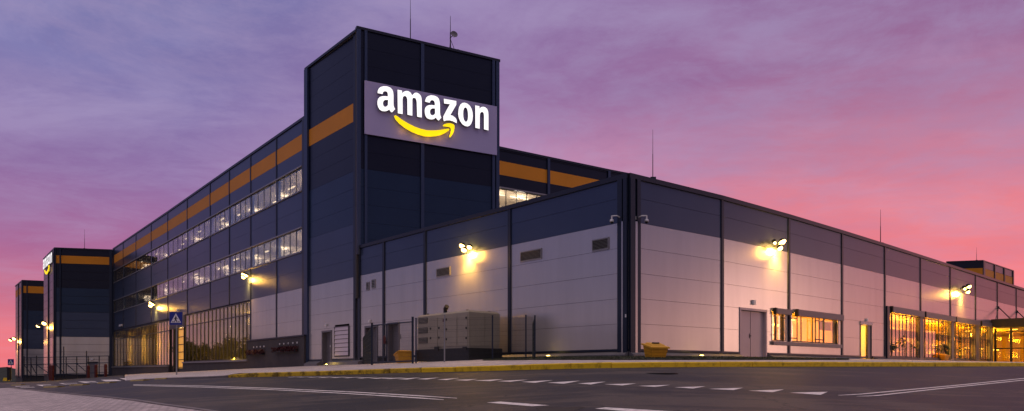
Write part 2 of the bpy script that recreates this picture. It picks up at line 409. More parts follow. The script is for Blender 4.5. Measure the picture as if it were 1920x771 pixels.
# ------------------------------------------------------------------ the lie of the land
def NP(pts): a = np.array(pts, float); return lambda x: float(np.interp(x, a[:,0], a[:,1]))
ykb = NP([(-900,742),(-300,733),(0,728),(45,726.3),(85,724),(130,721.3),(170,718.5),(205,716),(250,713.2),(310,710.8),(430,708.0),(534,706),(651,702.6),(751,699.3),(867,697),(940,695),(1008,693),(1147,690),(1219,688.9),(1400,687.8),(1650,687.5),(1920,687),(2300,687)])
kerb_h = NP([(232,0),(262,.03),(420,.06),(445,.125),(1650,.128),(1920,.115),(2300,.1)])
ybase = NP([(-900,722),(-300,719),(0,718.5),(42,716.5),(100,714),(150,709.5),(212,704.2),(262,701),(345,697.2),(470,691),(577,686.3),(673,683.2),(780,678.5),(833,676),(943,671.5),(1030,669.5),(1178,668.3),(1388,669.5),(1560,672.5),(1660,673.8),(1760,676),(1855,678),(1920,678.8),(2300,680)])
def uk(x):
    t = (x-CX)/F; r = (1-.466*t)/14.9; l = (1+.523*t)/16.9
    return max(.02, min(r, l)-.0012*math.exp(-((x-1110)/160)**2))
def ub(x):
    if x < 29: d = 163
    elif x < 42: d = W3S.D(x)
    elif x < 84: d = W3F.D(x)
    elif x < 103: d = W2S.D(x)
    elif x < 208: d = W2F.D(x)
    elif x < 1178.5: d = WL.D(x)
    elif x < 2080: d = WR.D(x)
    else: d = WR.D(2080)
    return 1/d
def ksurf(x, u, top=False):
    """photo row of the surface at column x and inverse distance u"""
    k = uk(x)
    if u >= k: return ykb(x)+F*EZ*(u-k)
    b = ub(x); y0 = ykb(x)-(kerb_h(x)*F*k if top else 0)
    if u <= b: return HY+(ybase(x)-HY)*u/b if False else ybase(x)
    return ybase(x)+(y0-ybase(x))*(u-b)/(k-b)
def G(x, u, top=False, dz=0.):
    D = 1/u; return Vector(((x-CX)/F*D, D, EZ+(HY-ksurf(x, u, top))/F*D+dz))
def u_at(x, y, top=False):
    k = uk(x)
    if y >= ykb(x): return k+(y-ykb(x))/(F*EZ)
    b = ub(x); y0 = ykb(x)-(kerb_h(x)*F*k if top else 0)
    return b+(k-b)*min(1, max(0, (y-ybase(x))/(y0-ybase(x))))
def GP(x, y, top=False, dz=0.): return G(x, u_at(x, y, top), top, dz)
def GD(x, D, top=True, dz=0.): return G(x, 1/D, top, dz)
def sheet(name, m, xs, ufa, ufb, nu, dz=0., top=False, parent=None):
    mb = MB(); n = nu+1
    for x in xs:
        a, b = ufa(x), ufb(x)
        for j in range(n): mb.v.append(tuple(G(x, a+(b-a)*j/nu, top, dz)))
    for i in range(len(xs)-1):
        for j in range(nu): p = i*n+j; mb.f.append((p, p+1, p+n+1, p+n))
    return mb.build(name, m, parent, smooth=True)
def rng(a, b, s): return [a+(b-a)*i/max(1, round((b-a)/s)) for i in range(max(1, round((b-a)/s))+1)]

# big sheet to the horizon
mb = MB(); xs = rng(-1500, 3300, 60); us = [.0016, .003, .006, .012, .02, .03, .045, .06, .08, .11, .16, .24, .36]
for x in xs:
    for u in us: mb.v.append(tuple(G(x, u, False, -.07-(.0 if u > .006 else .4))))
n = len(us)
for i in range(len(xs)-1):
    for j in range(n-1): p = i*n+j; mb.f.append((p, p+1, p+n+1, p+n))
i0 = len(mb.v)
mb.v += [(-2500,-2500,-2.6), (2500,-2500,-2.6), (2500,3000,-2.6), (-2500,3000,-2.6)]; mb.f.append((i0, i0+1, i0+2, i0+3))
struct(mb.build('ground', M_soil, smooth=True))
struct(sheet('road', M_asph, rng(232, 2300, 12), lambda x: uk(x), lambda x: .30, 40, -.0))
struct(sheet('side_road', M_asph, rng(-700, 232, 12), lambda x: ub(x)*1.02, lambda x: .30, 60, -.0))
struct(sheet('sidewalk', M_walk, rng(234, 2300, 12), lambda x: ub(x)*.995, lambda x: uk(x)-.0006, 20, .0, True))
# kerb stones one beside the other along the kerb line
def kerb(name, xa, xb, m, w=.15, gap=.014, L=1.0):
    mb = MB(); pts = []; x = xa
    xs = rng(xa, xb, 4); P = [G(x, uk(x), False) for x in xs]; acc = 0; start = 0
    for i in range(1, len(xs)):
        acc += (P[i]-P[i-1]).length
        if acc >= L or i == len(xs)-1:
            a, b = xs[start], xs[i]; pa, pb = P[start], P[i]; d = (pb-pa); d.z = 0; d.normalize(); nrm = Vector((-d.y, d.x, 0))
            j1, j2 = random.uniform(-.006,.006), random.uniform(-.006,.006)
            q = []
            for (x_, p, s) in ((a, pa, 1), (b, pb, -1)):
                h = kerb_h(x_)+.006+j1; o = p+d*s*gap/2+nrm*j2
                c = .022
                q.append([o+Vector((0,0,-.12)), o+Vector((0,0,h-c)), o+nrm*c+Vector((0,0,h)), o+nrm*w+Vector((0,0,h)), o+nrm*w+Vector((0,0,-.12))])
            mb.hexa(q[0], q[1]); start = i; acc = 0
    return struct(mb.build(name, m))
kerb('worn_kerb', 428, 790, paint('kerb_yellow_worn', (.80,.52,.02), 1.6, 4))
kerb('kerb', 790, 2200, M_kerby)
kerb('grey_kerb', 236, 427, M_kerbg)
# lawn strip between the walk and the skirt
struct(sheet('grass_strip', M_grass, rng(905, 1592, 14), lambda x: ub(x)*1.0, lambda x: u_at(x, 675.2+max(0,(1010-x))*.012, True), 12, .025, True))
# blades along that strip
gb = MB()
for _ in range(5200):
    x = random.uniform(905, 1592); u1, u2 = ub(x), u_at(x, 675.0, True); u = random.uniform(u1*1.01, max(u1*1.02, u2)); p = G(x, u, True, .02)
    h = random.uniform(.02, .055); a = random.uniform(0, 6.3); w = .012; dxx, dyy = math.cos(a)*w, math.sin(a)*w
    gb.quad(p+Vector((-dxx,-dyy,0)), p+Vector((dxx,dyy,0)), p+Vector((random.uniform(-.03,.03), random.uniform(-.03,.03), h)))
tag(gb.build('grass', M_grass), kind='stuff')
# near pavement, bottom left
pe = NP([(-700,690),(0,725.4),(100,736.9),(200,746),(258,752.5),(319,762),(385,771),(520,793),(700,830)])
pv = lambda x: max(uk(x)*1.02, u_at(x, pe(x))) if x >= 0 else u_at(0, 725.4)*(.55+.45*math.exp(x/500))
struct(sheet('near_pavement', M_pave, rng(-700, 640, 10), pv, lambda x: .34, 30, .03))
mb = MB()
for a, b in zip(rng(-500, 640, 10)[:-1], rng(-500, 640, 10)[1:]):
    A, B = G(a, pv(a)), G(b, pv(b)); d = (B-A); d.z = 0; d.normalize(); nn = Vector((d.y, -d.x, 0))*.12
    q = [[p+Vector((0,0,-.05)), p+Vector((0,0,.036)), p+nn+Vector((0,0,.038)), p+nn+Vector((0,0,-.05))] for p in (A, B)]
    mb.hexa(q[0], q[1])
struct(mb.build('pavement_edge', M_kerbg))
# painted markings
def drape(mb, poly, dz=.005):
    """polygon given as photo points on the road, cut fine enough to follow it"""
    mb.quad(*[GP(x, y, False, dz) for x, y in poly])
def marking(name, polys, dz=.005, m=None):
    mb = MB()
    for p in polys: drape(mb, p, dz)
    return struct(mb.build(name, m or M_mark))
z4 = lambda a, b: (880+a/3.692, 670+b/3.692)
z3 = lambda a, b: (380+a/3.692, 680+b/3.692)
z5 = lambda a, b: (1400+a/3.692, 670+b/3.692)
T = [[z4(*p) for p in t] for t in [((30,163),(145,167),(235,153)),((190,167),(285,171.5),(410,156)),((357,172),(455,178.5),(580,160)),((540,178),(655,185.5),(767,164)),((750,183),(842,190.5),(948,170)),((935,189),(1060,197),(1155,183)),((1170,200),(1290,207.5),(1392,193)),((1420,210),(1550,218.5),(1635,203)),((1655,221),(1830,229.5),(1895,213))]]
T += [[z5(*p) for p in t] for t in [((10,233.5),(180,244),(258,225)),((296,247),(512,262.5),(562,241))]]
T += [[z3(*p) for p in t] for t in [((1740,122),(1830,127),(1903,115)),((1622,119),(1690,122.5),(1778,108)),((1480,115),(1550,118.5),(1640,105)),((1345,115),(1415,118.5),(1512,104)),((1235,112),(1300,115),(1412,104)),((1150,110),(1205,113),(1320,103.5)),((1060,107.5),(1100,110.5),(1215,100.5)),((965,106),(1000,108.5),(1110,100)),((880,104.5),(915,107),(1010,98.5)),((795,103.5),(830,106),(930,98)),((720,102.5),(750,104.5),(850,98)),((650,102),(675,103.6),(775,97.8)),((585,101.5),(607,103),(700,97.6))]]
for t in T: struct(marking('yield_triangle', [t]))
def strip(up, lo, n=24):
    out = []
    fu, fl = NP(up), NP(lo); xa, xb = up[0][0], up[-1][0]; la, lb = lo[0][0], lo[-1][0]
    for i in range(n):
        s, e = i/n, (i+1)/n
        xs_ = [xa+(xb-xa)*s, xa+(xb-xa)*e]; xl = [la+(lb-la)*s, la+(lb-la)*e]
        out.append([(xs_[0], fu(xs_[0])), (xs_[1], fu(xs_[1])), (xl[1], fl(xl[1])), (xl[0], fl(xl[0]))])
    return out
def line(pts, th):
    return strip(pts, [(x, y+t) for (x, y), t in zip(pts, th)])
marking('centre_line', line([(250,721.3),(380,723.6),(515,728.2),(651,734.4),(786,742.0),(857,747)], [.6,.9,1.1,1.3,1.7,.7]) +
        line([(250,722.8),(380,726.0),(515,730.9),(651,737.8),(786,746.0),(832,749.8)], [.6,.9,1.1,1.3,1.8,.8]))
marking('centre_line', line([(1572,741.6),(1610,739.3),(1671,733.6),(1806,721.2),(1920,709.3),(2100,699)], [.5,1.5,1.5,1.3,1.1,.9]) +
        line([(1606,743.6),(1640,742.0),(1752,729.6),(1830,721.8),(1920,712.7),(2100,701)], [.3,1.6,1.5,1.3,1.1,.9]))
marking('dashed_line', [[(912.5,755.6),(938,753.7),(1030,760.7),(996.5,762.6)], [(1115.6,767),(1136,764.6),(1232,770.3),(1280,773.2),(1180,772.4)]])
pt_ = [(1003,765.5),(1030,763.2),(1060,764.2),(1088,762.6),(1098,764.5),(1085,768),(1070,774),(1020,774),(1008,769)]
marking('road_patch', [pt_], .003, M_soil)
mb = MB(); 
c = GP(1240, 700); 
for k in range(1):
    mb.lathe(c+Vector((0,0,-.03)), [(.34,0),(.34,.036),(.30,.038),(.30,.034),(.02,.036)], 20)
tag(mb.build('manhole_cover', mat('cast_iron', (.03,.025,.024), .6, .5, bump=.6, bscale=25)), 'round dark manhole cover set in the road near the yellow kerb', 'manhole cover')
# crossing far left: white bars with yellow end blocks
zz = lambda a, b: (a/4.8, 690+b/4.8)
for q in [[(130,165),(260,163),(320,176),(190,180)], [(325,153),(450,151),(510,162),(380,166)], [(530,139),(690,137),(745,149),(600,153)], [(700,123),(850,121),(915,134),(770,137)], [(905,108),(1050,106),(1095,119),(950,122)], [(1075,94),(1240,92),(1285,103),(1120,106)]]:
    marking('crossing_bar', [[zz(*p) for p in q]])
for (a, b, w) in [(385,180,125),(620,161,115),(870,142,110),(1165,121,115),(1385,105,100),(95,160,90)]:
    x, y = zz(a, b); x1 = x+w/4.8; mb = MB()
    A, B = GP(x, y), GP(x1, y-.8); d = (B-A); d.z = 0; d.normalize(); nn = Vector((-d.y, d.x, 0))*.3; hz = Vector((0,0,.05))
    mb.hexa([A, B, B+nn, A+nn], [A+hz+nn*.2, B+hz+nn*.2, B+nn*.8+hz, A+nn*.8+hz])
    struct(mb.build('crossing_kerb', paint('faded_yellow', (.34,.24,.05), .9, 5)))
# far bank
mb = MB(); hp = [(-260,700,680),(-120,686,300),(-40,686.5,260),(0,689,250),(14,688,245),(26,691,240),(60,697,235),(120,702,240)]
for i, (x, y, D) in enumerate(hp):
    X = (x-CX)/F*D; z = EZ+(HY-y)/F*D
    mb.v += [(X, D, z), ((x-CX)/F*(D*.86), D*.86, -3.2), (X*1.3, D*1.3, -3.2)]
for i in range(len(hp)-1):
    p = 3*i; mb.f += [(p, p+3, p+4, p+1), (p, p+2, p+5, p+3)]
struct(mb.build('hill', M_hill))

# ------------------------------------------------------------------ warehouse with the striped wall
Z1 = 6.54
cor = WL.P(573)
wh = thing('warehouse_building', 'long dark blue warehouse with orange stripe and two office window rows left of the tower', 'warehouse', (cor.x, cor.y, EZ))
J = [567, 518.5, 470, 430, 394, 351, 314.5, 283.5, 255, 231, 213.5]
ops = [(213.5, 567, 9.4, 11.35), (213.5, 567, 14.25, 16.2)]
gA = (214.5, 318, .66, 6.28); gB = (347, 469.3, 1.02, 6.42); gD = (320, 346, .25, 5.1)
low = [gA, gB, gD]
clad(WL, 212, 573, [(Z1,7.97),(7.97,9.4)], M_slate, wh)
clad(WL, 212, 573, [(11.35,12.8),(12.8,14.25)], M_slate, wh)
clad(WL, 212, 573, rows_of(9.4,11.35)+rows_of(14.25,16.2), M_slate, wh, ops)
clad(WL, 212, 573, [(16.2,17.47),(18.75,19.8)], M_slate, wh)
clad(WL, 212, 573, [(17.47,18.75)], M_orange, wh, name='stripe', thick=.058)
clad(WL, 469.8, 573, rows_of(2.72, Z1), M_light, wh)
core(WL, 212, 573, -2, 19.6, wh, ops+[(a, b, c, d) for a, b, c, d in low])
wbox(MB(), WL, 212, 573, 19.8, 20.0, -.4, .08).build('roof_coping', M_cap, wh)
for x in J[1:-1]:
    lo_ = 2.8 if x > 472 else (2.8 if x == 470 else Z1)
    w = mcol(WL, x, .2)*2
    for a, b in ((lo_, 9.38), (11.37, 14.23), (16.22, 19.8)): pil(WL, x, w, a, b, wh, M_trim, .045)
pil(WL, 570.5, 4.5, -1, 19.8, wh, M_trim, .10)
pil(WL, 213, 2.2, -1.5, 19.8, wh, M_trim, .10)
for z in (9.4, 11.35, 14.25, 16.2):
    wbox(MB(), WL, 213.5, 567, z-.05, z+.05, .004, .10).build('window_sill' if z in (9.4, 14.25) else 'window_head', M_framel, wh)
for z0, z1 in ((9.45, 11.3), (14.3, 16.15)):
    for a, b in zip(J[1:], J[:-1]):
        h = mcol(WL, a, .35)
        window(WL, a+(h if a > 215 else 1.2), b-(h if b < 560 else .8), z0, z1, wh, 4)
        if a > 215: wbox(MB(), WL, a-h, a+h, z0+.002, z1-.002, -.3, -.02).build('window_pier', M_slate, wh)
    room(WL, 213.2, 568, z0-.5, z1+.12, 3.8, M_int, wh)
    for k in range(15):
        x = 222+338*(1-((k+random.random()*.6)/15)**.8); o = random.choice([1.2, 1.9, 2.7]); L = mcol(WL, x, random.choice([.8, 1.3]))
        wbox(MB(), WL, x-L, x+L, z1+.02, z1+.09, -o-.12, -o).build('ceiling_light', M_tube, wh)
# ground floor glazing, curtain wall with fins
def curtain(W, x0, x1, z0, z1, n, zt, parent, gl=G_hall):
    f = MB()
    for z in (z0, z1-.09, zt): wbox(f, W, x0, x1, z, z+.09, -.10, .02)
    for i in range(n+1):
        x = x0+(x1-x0)*i/n; hw = mcol(W, x, .07); x = min(max(x, x0+hw), x1-hw)
        wbox(f, W, x-hw, x+hw, z0+.092, z1-.092, -.075, .012)
    fo = f.build('window', M_frame, parent)
    wbox(MB(), W, x0+.2, x1-.2, z0+.02, z1-.02, -.058, -.042).build('pane', gl, fo); return fo
curtain(WL, gA[0], gA[1], gA[2], gA[3], 19, 4.95, wh)
curtain(WL, gB[0], gB[1], gB[2], gB[3], 17, 5.15, wh)
wbox(MB(), WL, 347, 470, .86, 1.0, -.05, .38).build('window_sill', M_framel, wh)
wbox(MB(), WL, 214, 318, .50, .64, -.05, .38).build('window_sill', M_framel, wh)
pw = MB(); wbox(pw, WL, 470, 577, -2, 2.68, -.05, .30); pw.build('plinth', M_plinth, wh)
wbox(MB(), WL, 469.6, 577.6, 2.69, 2.80, -.04, .36).build('plinth_cap', M_trim, wh)
wbox(MB(), WL, 346.5, 469.6, -2, .855, -.05, .24).build('plinth', M_plinth, wh)
wbox(MB(), WL, 213, 319, -2.5, .495, -.05, .22).build('plinth', M_plinth, wh)
def curtain_cloth():
    m = bpy.data.materials.new('olive_curtain'); m.use_nodes = True; k = NG(m.node_tree); m.node_tree.nodes.clear()
    a = k.n('ShaderNodeBsdfTranslucent'); a.inputs[0].default_value = (.42,.34,.10,1); b = k.n('ShaderNodeBsdfDiffuse'); b.inputs[0].default_value = (.30,.24,.08,1)
    x = k.n('ShaderNodeMixShader'); x.inputs[0].default_value = .4; k.l(a.outputs[0], x.inputs[1]); k.l(b.outputs[0], x.inputs[2]); k.l(x.outputs[0], k.n('ShaderNodeOutputMaterial').inputs[0]); return m
# entrance between the two glazed walls
wbox(MB(), WL, 318, 347, 5.1, 6.5, -.3, .05).build('entrance_head', M_frame, wh)
d = MB()
for x in (319, 326.5, 333.5, 346): hw = mcol(WL, x, .10); wbox(d, WL, x-hw, x+hw, -.4, 5.1, -.2, .10)
for i in range(6): z = .35+i*.9; wbox(d, WL, 334.3, 345.2, z, z+.09, -.12, .02)
do = d.build('glass_door', M_dark, wh)
wbox(MB(), WL, 333.8, 345.6, .3, 5.05, -.09, -.07).build('pane', mat('lit_door_glass', (.7,.4,.1), .3, emit=(1,.42,.05), es=.55, noise=.5, nscale=1.2), do)
wbox(MB(), WL, 319.3, 333.2, -.2, 5.05, -.10, -.06).build('pane', G_hall, do)
room(WL, 213.5, 470, .2, 6.6, 11, mat('hall_wall', (.12,.11,.08), .9), wh)
# pleated curtains in the left hall window
mb = MB(); i0 = 0
xs = rng(222, 316, .75)
for i, x in enumerate(xs):
    o = -.75-.10*(i % 2); mb.v += [tuple(WL.pt(x, .7, o)), tuple(WL.pt(x, 5.9, o))]
for i in range(len(xs)-1): mb.f.append((2*i, 2*i+2, 2*i+3, 2*i+1))
mb.build('curtain', curtain_cloth(), wh)
for k in range(34):
    x = random.uniform(352, 466) if k < 26 else random.uniform(225, 312); z = random.uniform(2.6, 6.0) if k < 26 else random.uniform(3.4, 5.6)
    o = random.uniform(2, 9) if k < 26 else .6
    p = WL.pt(x, z, -o); MB().lathe(p, [(.02,.06),(.05,.04),(.05,0)], 8).build('ceiling_light', M_tube, wh)
for x, o in ((232,2.2),(258,2.2),(285,2.2),(308,2.2),(380,5),(420,5),(455,5)): lamp('hall_light', WL.pt(x, 5.6 if x > 320 else 3.4, -o), 1500 if x > 320 else 1900, (1,.72,.3), wh, radius=.4)
for z in (11.1, 15.9):
    for x in (240, 275, 330, 380, 430, 480, 530, 558): lamp('office_light', WL.pt(x, z, -2.6), 85*(60/WL.D(x)+.4), (1,.86,.68), wh, radius=.5)
# upper wall behind the annex
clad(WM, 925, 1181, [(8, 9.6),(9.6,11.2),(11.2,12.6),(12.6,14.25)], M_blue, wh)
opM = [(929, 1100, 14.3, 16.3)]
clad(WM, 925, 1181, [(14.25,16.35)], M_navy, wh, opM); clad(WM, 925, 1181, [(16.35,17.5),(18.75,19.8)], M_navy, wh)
clad(WM, 925, 1135, [(17.5,18.75)], M_orange, wh, name='stripe'); clad(WM, 1135, 1181, [(17.5,18.75)], M_navy, wh)
core(WM, 925, 1181, 5, 19.6, wh, opM)
wbox(MB(), WM, 925, 1181, 19.8, 20.0, -.4, .08).build('roof_coping', M_cap, wh)
for x in (1028, 1141.5): pil(WM, x, 4.5, 8, 19.8, wh, mat('blue_trim', (.040,.062,.125), .38, .4), .12)
wbox(MB(), WM, 929, 1100, 16.3, 16.42, .004, .10).build('window_head', M_framel, wh)
window(WM, 930, 1026, 14.35, 16.28, wh, 5, trans=()); window(WM, 1030, 1099, 14.35, 16.28, wh, 4)
room(WM, 928, 1102, 13.9, 16.5, 6, M_int, wh)
for x in (945, 965, 990, 1010): wbox(MB(), WM, x-7, x+7, 16.36, 16.44, -2.4, -2.28).build('ceiling_light', M_tube, wh)
for x in (950, 1000): lamp('office_light', WM.pt(x, 15.9, -2.2), 170, (1,.86,.68), wh, radius=.5)
mb = MB(); a, b, c = WL.P(212), WL.P(573), WM.P(925); d_ = WM.P(1181); nb = WM.N(1181)*-70
pts = [WL.P(x) for x in (212, 314.5, 430, 573)]+[c+Vector((.1,.1)), d_, d_+nb, a+nb*.8]
mb.v += [(p.x, p.y, EZ+19.65) for p in pts]; mb.f.append(tuple(range(len(pts))))
mb.build('roof', M_roof, wh)
mb = MB(); q = d_+nb; r_ = a+nb*.8
for A, B in ((d_, q), (q, r_), (r_, a)): mb.quad((A.x,A.y,-3), (B.x,B.y,-3), (B.x,B.y,EZ+19.65), (A.x,A.y,EZ+19.65))
mb.build('rear_wall', M_slate, wh)

# ------------------------------------------------------------------ sign tower
tp = WF.P(668.5)
tw = thing('sign_tower', 'tall dark tower with the big lettered sign at the front of the warehouse', 'tower', (tp.x, tp.y, EZ))
HT = 23.67
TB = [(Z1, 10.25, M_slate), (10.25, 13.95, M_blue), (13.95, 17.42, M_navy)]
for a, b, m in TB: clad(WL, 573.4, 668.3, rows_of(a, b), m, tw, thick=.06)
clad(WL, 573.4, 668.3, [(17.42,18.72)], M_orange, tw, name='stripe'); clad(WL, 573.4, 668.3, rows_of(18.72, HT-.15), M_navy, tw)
dA = (603.5, 622.5, -.2, 2.98); lA = (628, 655, 1.02, 3.32)
clad(WL, 573.4, 668.3, rows_of(.85, Z1), M_light, tw, [dA, lA])
core(WL, 573.6, 668, -2, HT-.2, tw, [dA, lA])
wbox(MB(), WL, 573, 669, HT-.15, HT+.03, -.3, .10).build('roof_coping', M_cap, tw)
wbox(MB(), WL, 577, 603, .74, .85, -.02, .06).build('base_flashing', M_trim, tw); wbox(MB(), WL, 624, 671, .74, .85, -.02, .06).build('base_flashing', M_trim, tw)
pil(WL, 576.5, 6, -1, HT-.15, tw, mat('blue_trim', (.040,.062,.125), .38, .4), .16); pil(WL, 666.5, 4, .5, HT-.15, tw, M_trim, .09)
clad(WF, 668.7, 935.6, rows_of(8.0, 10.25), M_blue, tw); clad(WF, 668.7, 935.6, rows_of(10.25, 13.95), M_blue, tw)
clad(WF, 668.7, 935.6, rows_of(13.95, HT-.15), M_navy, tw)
core(WF, 669, 935.4, 5, HT-.2, tw)
wbox(MB(), WF, 668, 937, HT-.15, HT+.03, -.3, .10).build('roof_coping', M_cap, tw)
MT = mat('blue_trim', (.040,.062,.125), .38, .4)
for x, w, o in ((672.5, 7, .10), (685.5, 5, .12), (791.5, 6, .12), (924.5, 5, .12), (932.5, 6, .10)): pil(WF, x, w, 8, HT-.16, tw, MT, o)
P0, P1, P2 = WL.P(573), WF.P(668.5), WF.P(936); P3 = P0+(P2-P1)
mb = MB(); mb.v += [(p.x, p.y, EZ+HT-.25) for p in (P0, P1, P2, P3)]; mb.f.append((0,1,2,3)); mb.build('roof', M_roof, tw)
mb = MB()
for A, B in ((P2, P3), (P3, P0)): mb.quad((A.x,A.y,EZ+6), (B.x,B.y,EZ+6), (B.x,B.y,EZ+HT), (A.x,A.y,EZ+HT))
mb.build('rear_wall', M_navy, tw)
def door(W, x0, x1, z0, z1, parent, m, rec=.30, dbl=False, handle='l', frame=True, cb=None):
    leaf = wbox(MB(), W, x0+.3, x1-.3, z0, z1-.02, -rec-.05, -rec).build('door', m, parent)
    f = MB(); h = mcol(W, x0, .12)
    wbox(f, W, x0-h, x1+h, z1, z1+.12, -rec-.06, .05)
    for x in (x0, x1): wbox(f, W, x-h, x+h, z0, z1-.003, -rec-.06, .04)
    f.build('door_frame', M_door if frame is True else frame, parent)
    if dbl: xm = (x0+x1)/2-1; hw = mcol(W, xm, .015); wbox(MB(), W, xm-hw, xm+hw, z0, z1-.03, -rec+.001, -rec+.012).build('door_gap', M_dark, leaf)
    xh = x0+(x1-x0)*((.44 if dbl else (.18 if handle == 'l' else .82))); hw = mcol(W, xh, .10)
    mb = MB(); wbox(mb, W, xh-hw*.3, xh+hw*.3, z0+.95, z0+1.2, -rec+.002, -rec+.02); wbox(mb, W, xh-hw*.3, xh+hw*1.6, z0+1.06, z0+1.10, -rec+.03, -rec+.07); wbox(mb, W, xh-hw*.2, xh+hw*.2, z0+1.06, z0+1.10, -rec+.015, -rec+.035)
    mb.build('handle', M_steel if not dbl else M_dark, leaf)
    return leaf
dl = door(WL, 604.5, 621.5, .36, 2.86, tw, M_door)
wbox(MB(), WL, 616, 619, 1.75, 2.35, -.298, -.285).build('door_notice', M_yellow, dl)
wbox(MB(), WL, 612, 613.5, 1.75, 1.9, -.298, -.285).build('door_label', M_white, dl)
def louvre(W, x0, x1, z0, z1, parent, n, mf=M_frame, ms=None, proud=.05, ma=M_dark, bt=.60, bb=.25):
    f = MB(); h = mcol(W, x0, .08); hh = .05
    wbox(f, W, x0, x1, z1-hh, z1, .002, proud); wbox(f, W, x0, x1, z0, z0+hh, .002, proud)
    wbox(f, W, x0, x0+h, z0+hh, z1-hh, .002, proud); wbox(f, W, x1-h, x1, z0+hh, z1-hh, .002, proud)
    fo = f.build('wall_vent', mf, parent)
    wbox(MB(), W, x0+.3, x1-.3, z0+.03, z1-.03, .004, .012).build('vent_backing', ma, fo)
    s = MB(); p = (z1-z0-2*hh)/n
    for i in range(n):
        z = z0+hh+p*i
        cs = [x0+h, x1-h]
        i0 = len(s.v)
        for x in cs:
            for (o, zz_) in ((.02, z+p*bt), (.018+proud*.5, z+p*bb), (.018+proud*.5+.010, z+p*bb+.010), (.03, z+p*bt+.008)): s.v.append(tuple(W.pt(x, zz_, o)))
        for k in range(4): s.f.append((i0+k, i0+4+k, i0+4+(k+1) % 4, i0+(k+1) % 4))
    s.build('slat', ms or M_steel, fo)
    return fo
louvre(WL, 628.3, 654.8, 1.0, 3.2, tw, 7, M_frame, mat('pink_slat', (.72,.62,.66), .5, .0), .07, bt=.98, bb=.12)
lamp_b = []
def bulkhead(W, x, z, label, s=.16):
    mb = MB(); h = mcol(W, x, s)
    wbox(mb, W, x-h, x+h, z, z+s*1.1, .003, .10); t = tag(mb.build('bulkhead_light', M_white), label, 'wall light', 'small white wall lights above doors')
    return t
bulkhead(WL, 612.5, 3.30, 'small white wall light above the grey door with a yellow notice')

# ------------------------------------------------------------------ low front annex
ap = WL.P(1178.5)
an = thing('annex_building', 'low light grey panelled annex with a slate top band, in front of the tower', 'building', (ap.x, ap.y, EZ))
HA = 8.63
oL = [(684, 708.5, -.2, 3.0), (727, 749, -.2, 3.06)]
LR = rows_of(.95, Z1, 1.12)
clad(WL, 674, 1177, LR, M_light, an, oL); clad(WL, 674, 1177, [(Z1,7.62),(7.62,8.42)], M_slate, an)
core(WL, 674, 1177.5, -1.5, 8.4, an, oL)
oR = [(1386.5, 1437, .2, 3.12), (1448, 1471.5, 1.60, 3.28), (1484.5, 1571.5, 1.60, 3.28), (1612.5, 1634, .2, 2.97), (1666.5, 1858, .4, 4.30), (1862, 1960, .2, 4.1)]
clad(WR, 1180, 2080, LR, M_light, an, oR); clad(WR, 1180, 2080, [(Z1,7.62),(7.62,8.42)], M_slate, an)
core(WR, 1179, 2080, -1.5, 8.4, an, oR)
wbox(MB(), WL, 671, 1178.3, 8.42, HA, -.35, .09).build('roof_coping', M_cap, an)
wbox(MB(), WR, 1178.7, 2080, 8.42, HA, -.35, .09).build('roof_coping', M_cap, an)
for x, w in ((674, 5), (720, 4.2), (797.2, 5), (956, 6.2)): pil(WL, x, w*.85, .5, 8.42, an, M_trim, .06)
for x in JR: pil(WR, x, mcol(WR, x, .20)*2, .62 if not 1700 < x < 1860 and x < 1860 else 4.45, 8.42, an, M_trim, .05)
pil(WR, 1662, 4, .4, 4.4, an, M_trim, .14)
# dark corner column, slim light strips beside it
for W, a, b, m, o in ((WL, 1160, 1168.5, M_trim, .10), (WR, 1192, 1198.5, M_trim, .10), (WL, 1171.5, 1178.3, M_trim, .13), (WR, 1178.7, 1187, M_trim, .13)):
    wbox(MB(), W, a, b, .5, 8.42, .003, o).build('corner_column', m, an)
for W, a, b in ((WL, 1168.9, 1171.1), (WR, 1187.4, 1191.4)): wbox(MB(), W, a, b, .5, Z1, .003, .135).build('corner_strip', M_light, an)
for W, a, b in ((WL, 673, 684), (WL, 708.5, 727), (WL, 749, 1178), (WR, 1178.7, 1385.5), (WR, 1438.5, 1611.5), (WR, 1635.5, 1664)):
    wbox(MB(), W, a, b, .86, .95, -.02, .07).build('base_flashing', M_trim, an)
# sloping metal skirt
def skirt(W, a, b, zt, zb, out, parent):
    mb = MB(); cs = W.cols(a, b); i0 = 0
    for i, x in enumerate(cs):
        for o, z in ((.01, zt), (out, zb+.10), (out, -1), (.01, -1)): mb.v.append(tuple(W.pt(x, z, o)))
    for i in range(len(cs)-1):
        p = 4*i
        for k in range(4): mb.f.append((p+k, p+4+k, p+4+(k+1) % 4, p+(k+1) % 4))
    mb.f.append((0,1,2,3)); e = 4*(len(cs)-1); mb.f.append((e+3,e+2,e+1,e)); return mb.build('base_skirt', M_sill, parent)
skirt(WL, 752, 1178.4, .85, .60, .30, an); skirt(WR, 1178.6, 1385, .85, .60, .30, an); skirt(WR, 1439, 1611, .85, .62, .42, an); skirt(WR, 1636, 1663, .85, .66, .5, an)
skirt(WL, 622, 681, .74, .50, .40, tw); skirt(WL, 579, 603, .74, .42, .40, tw)
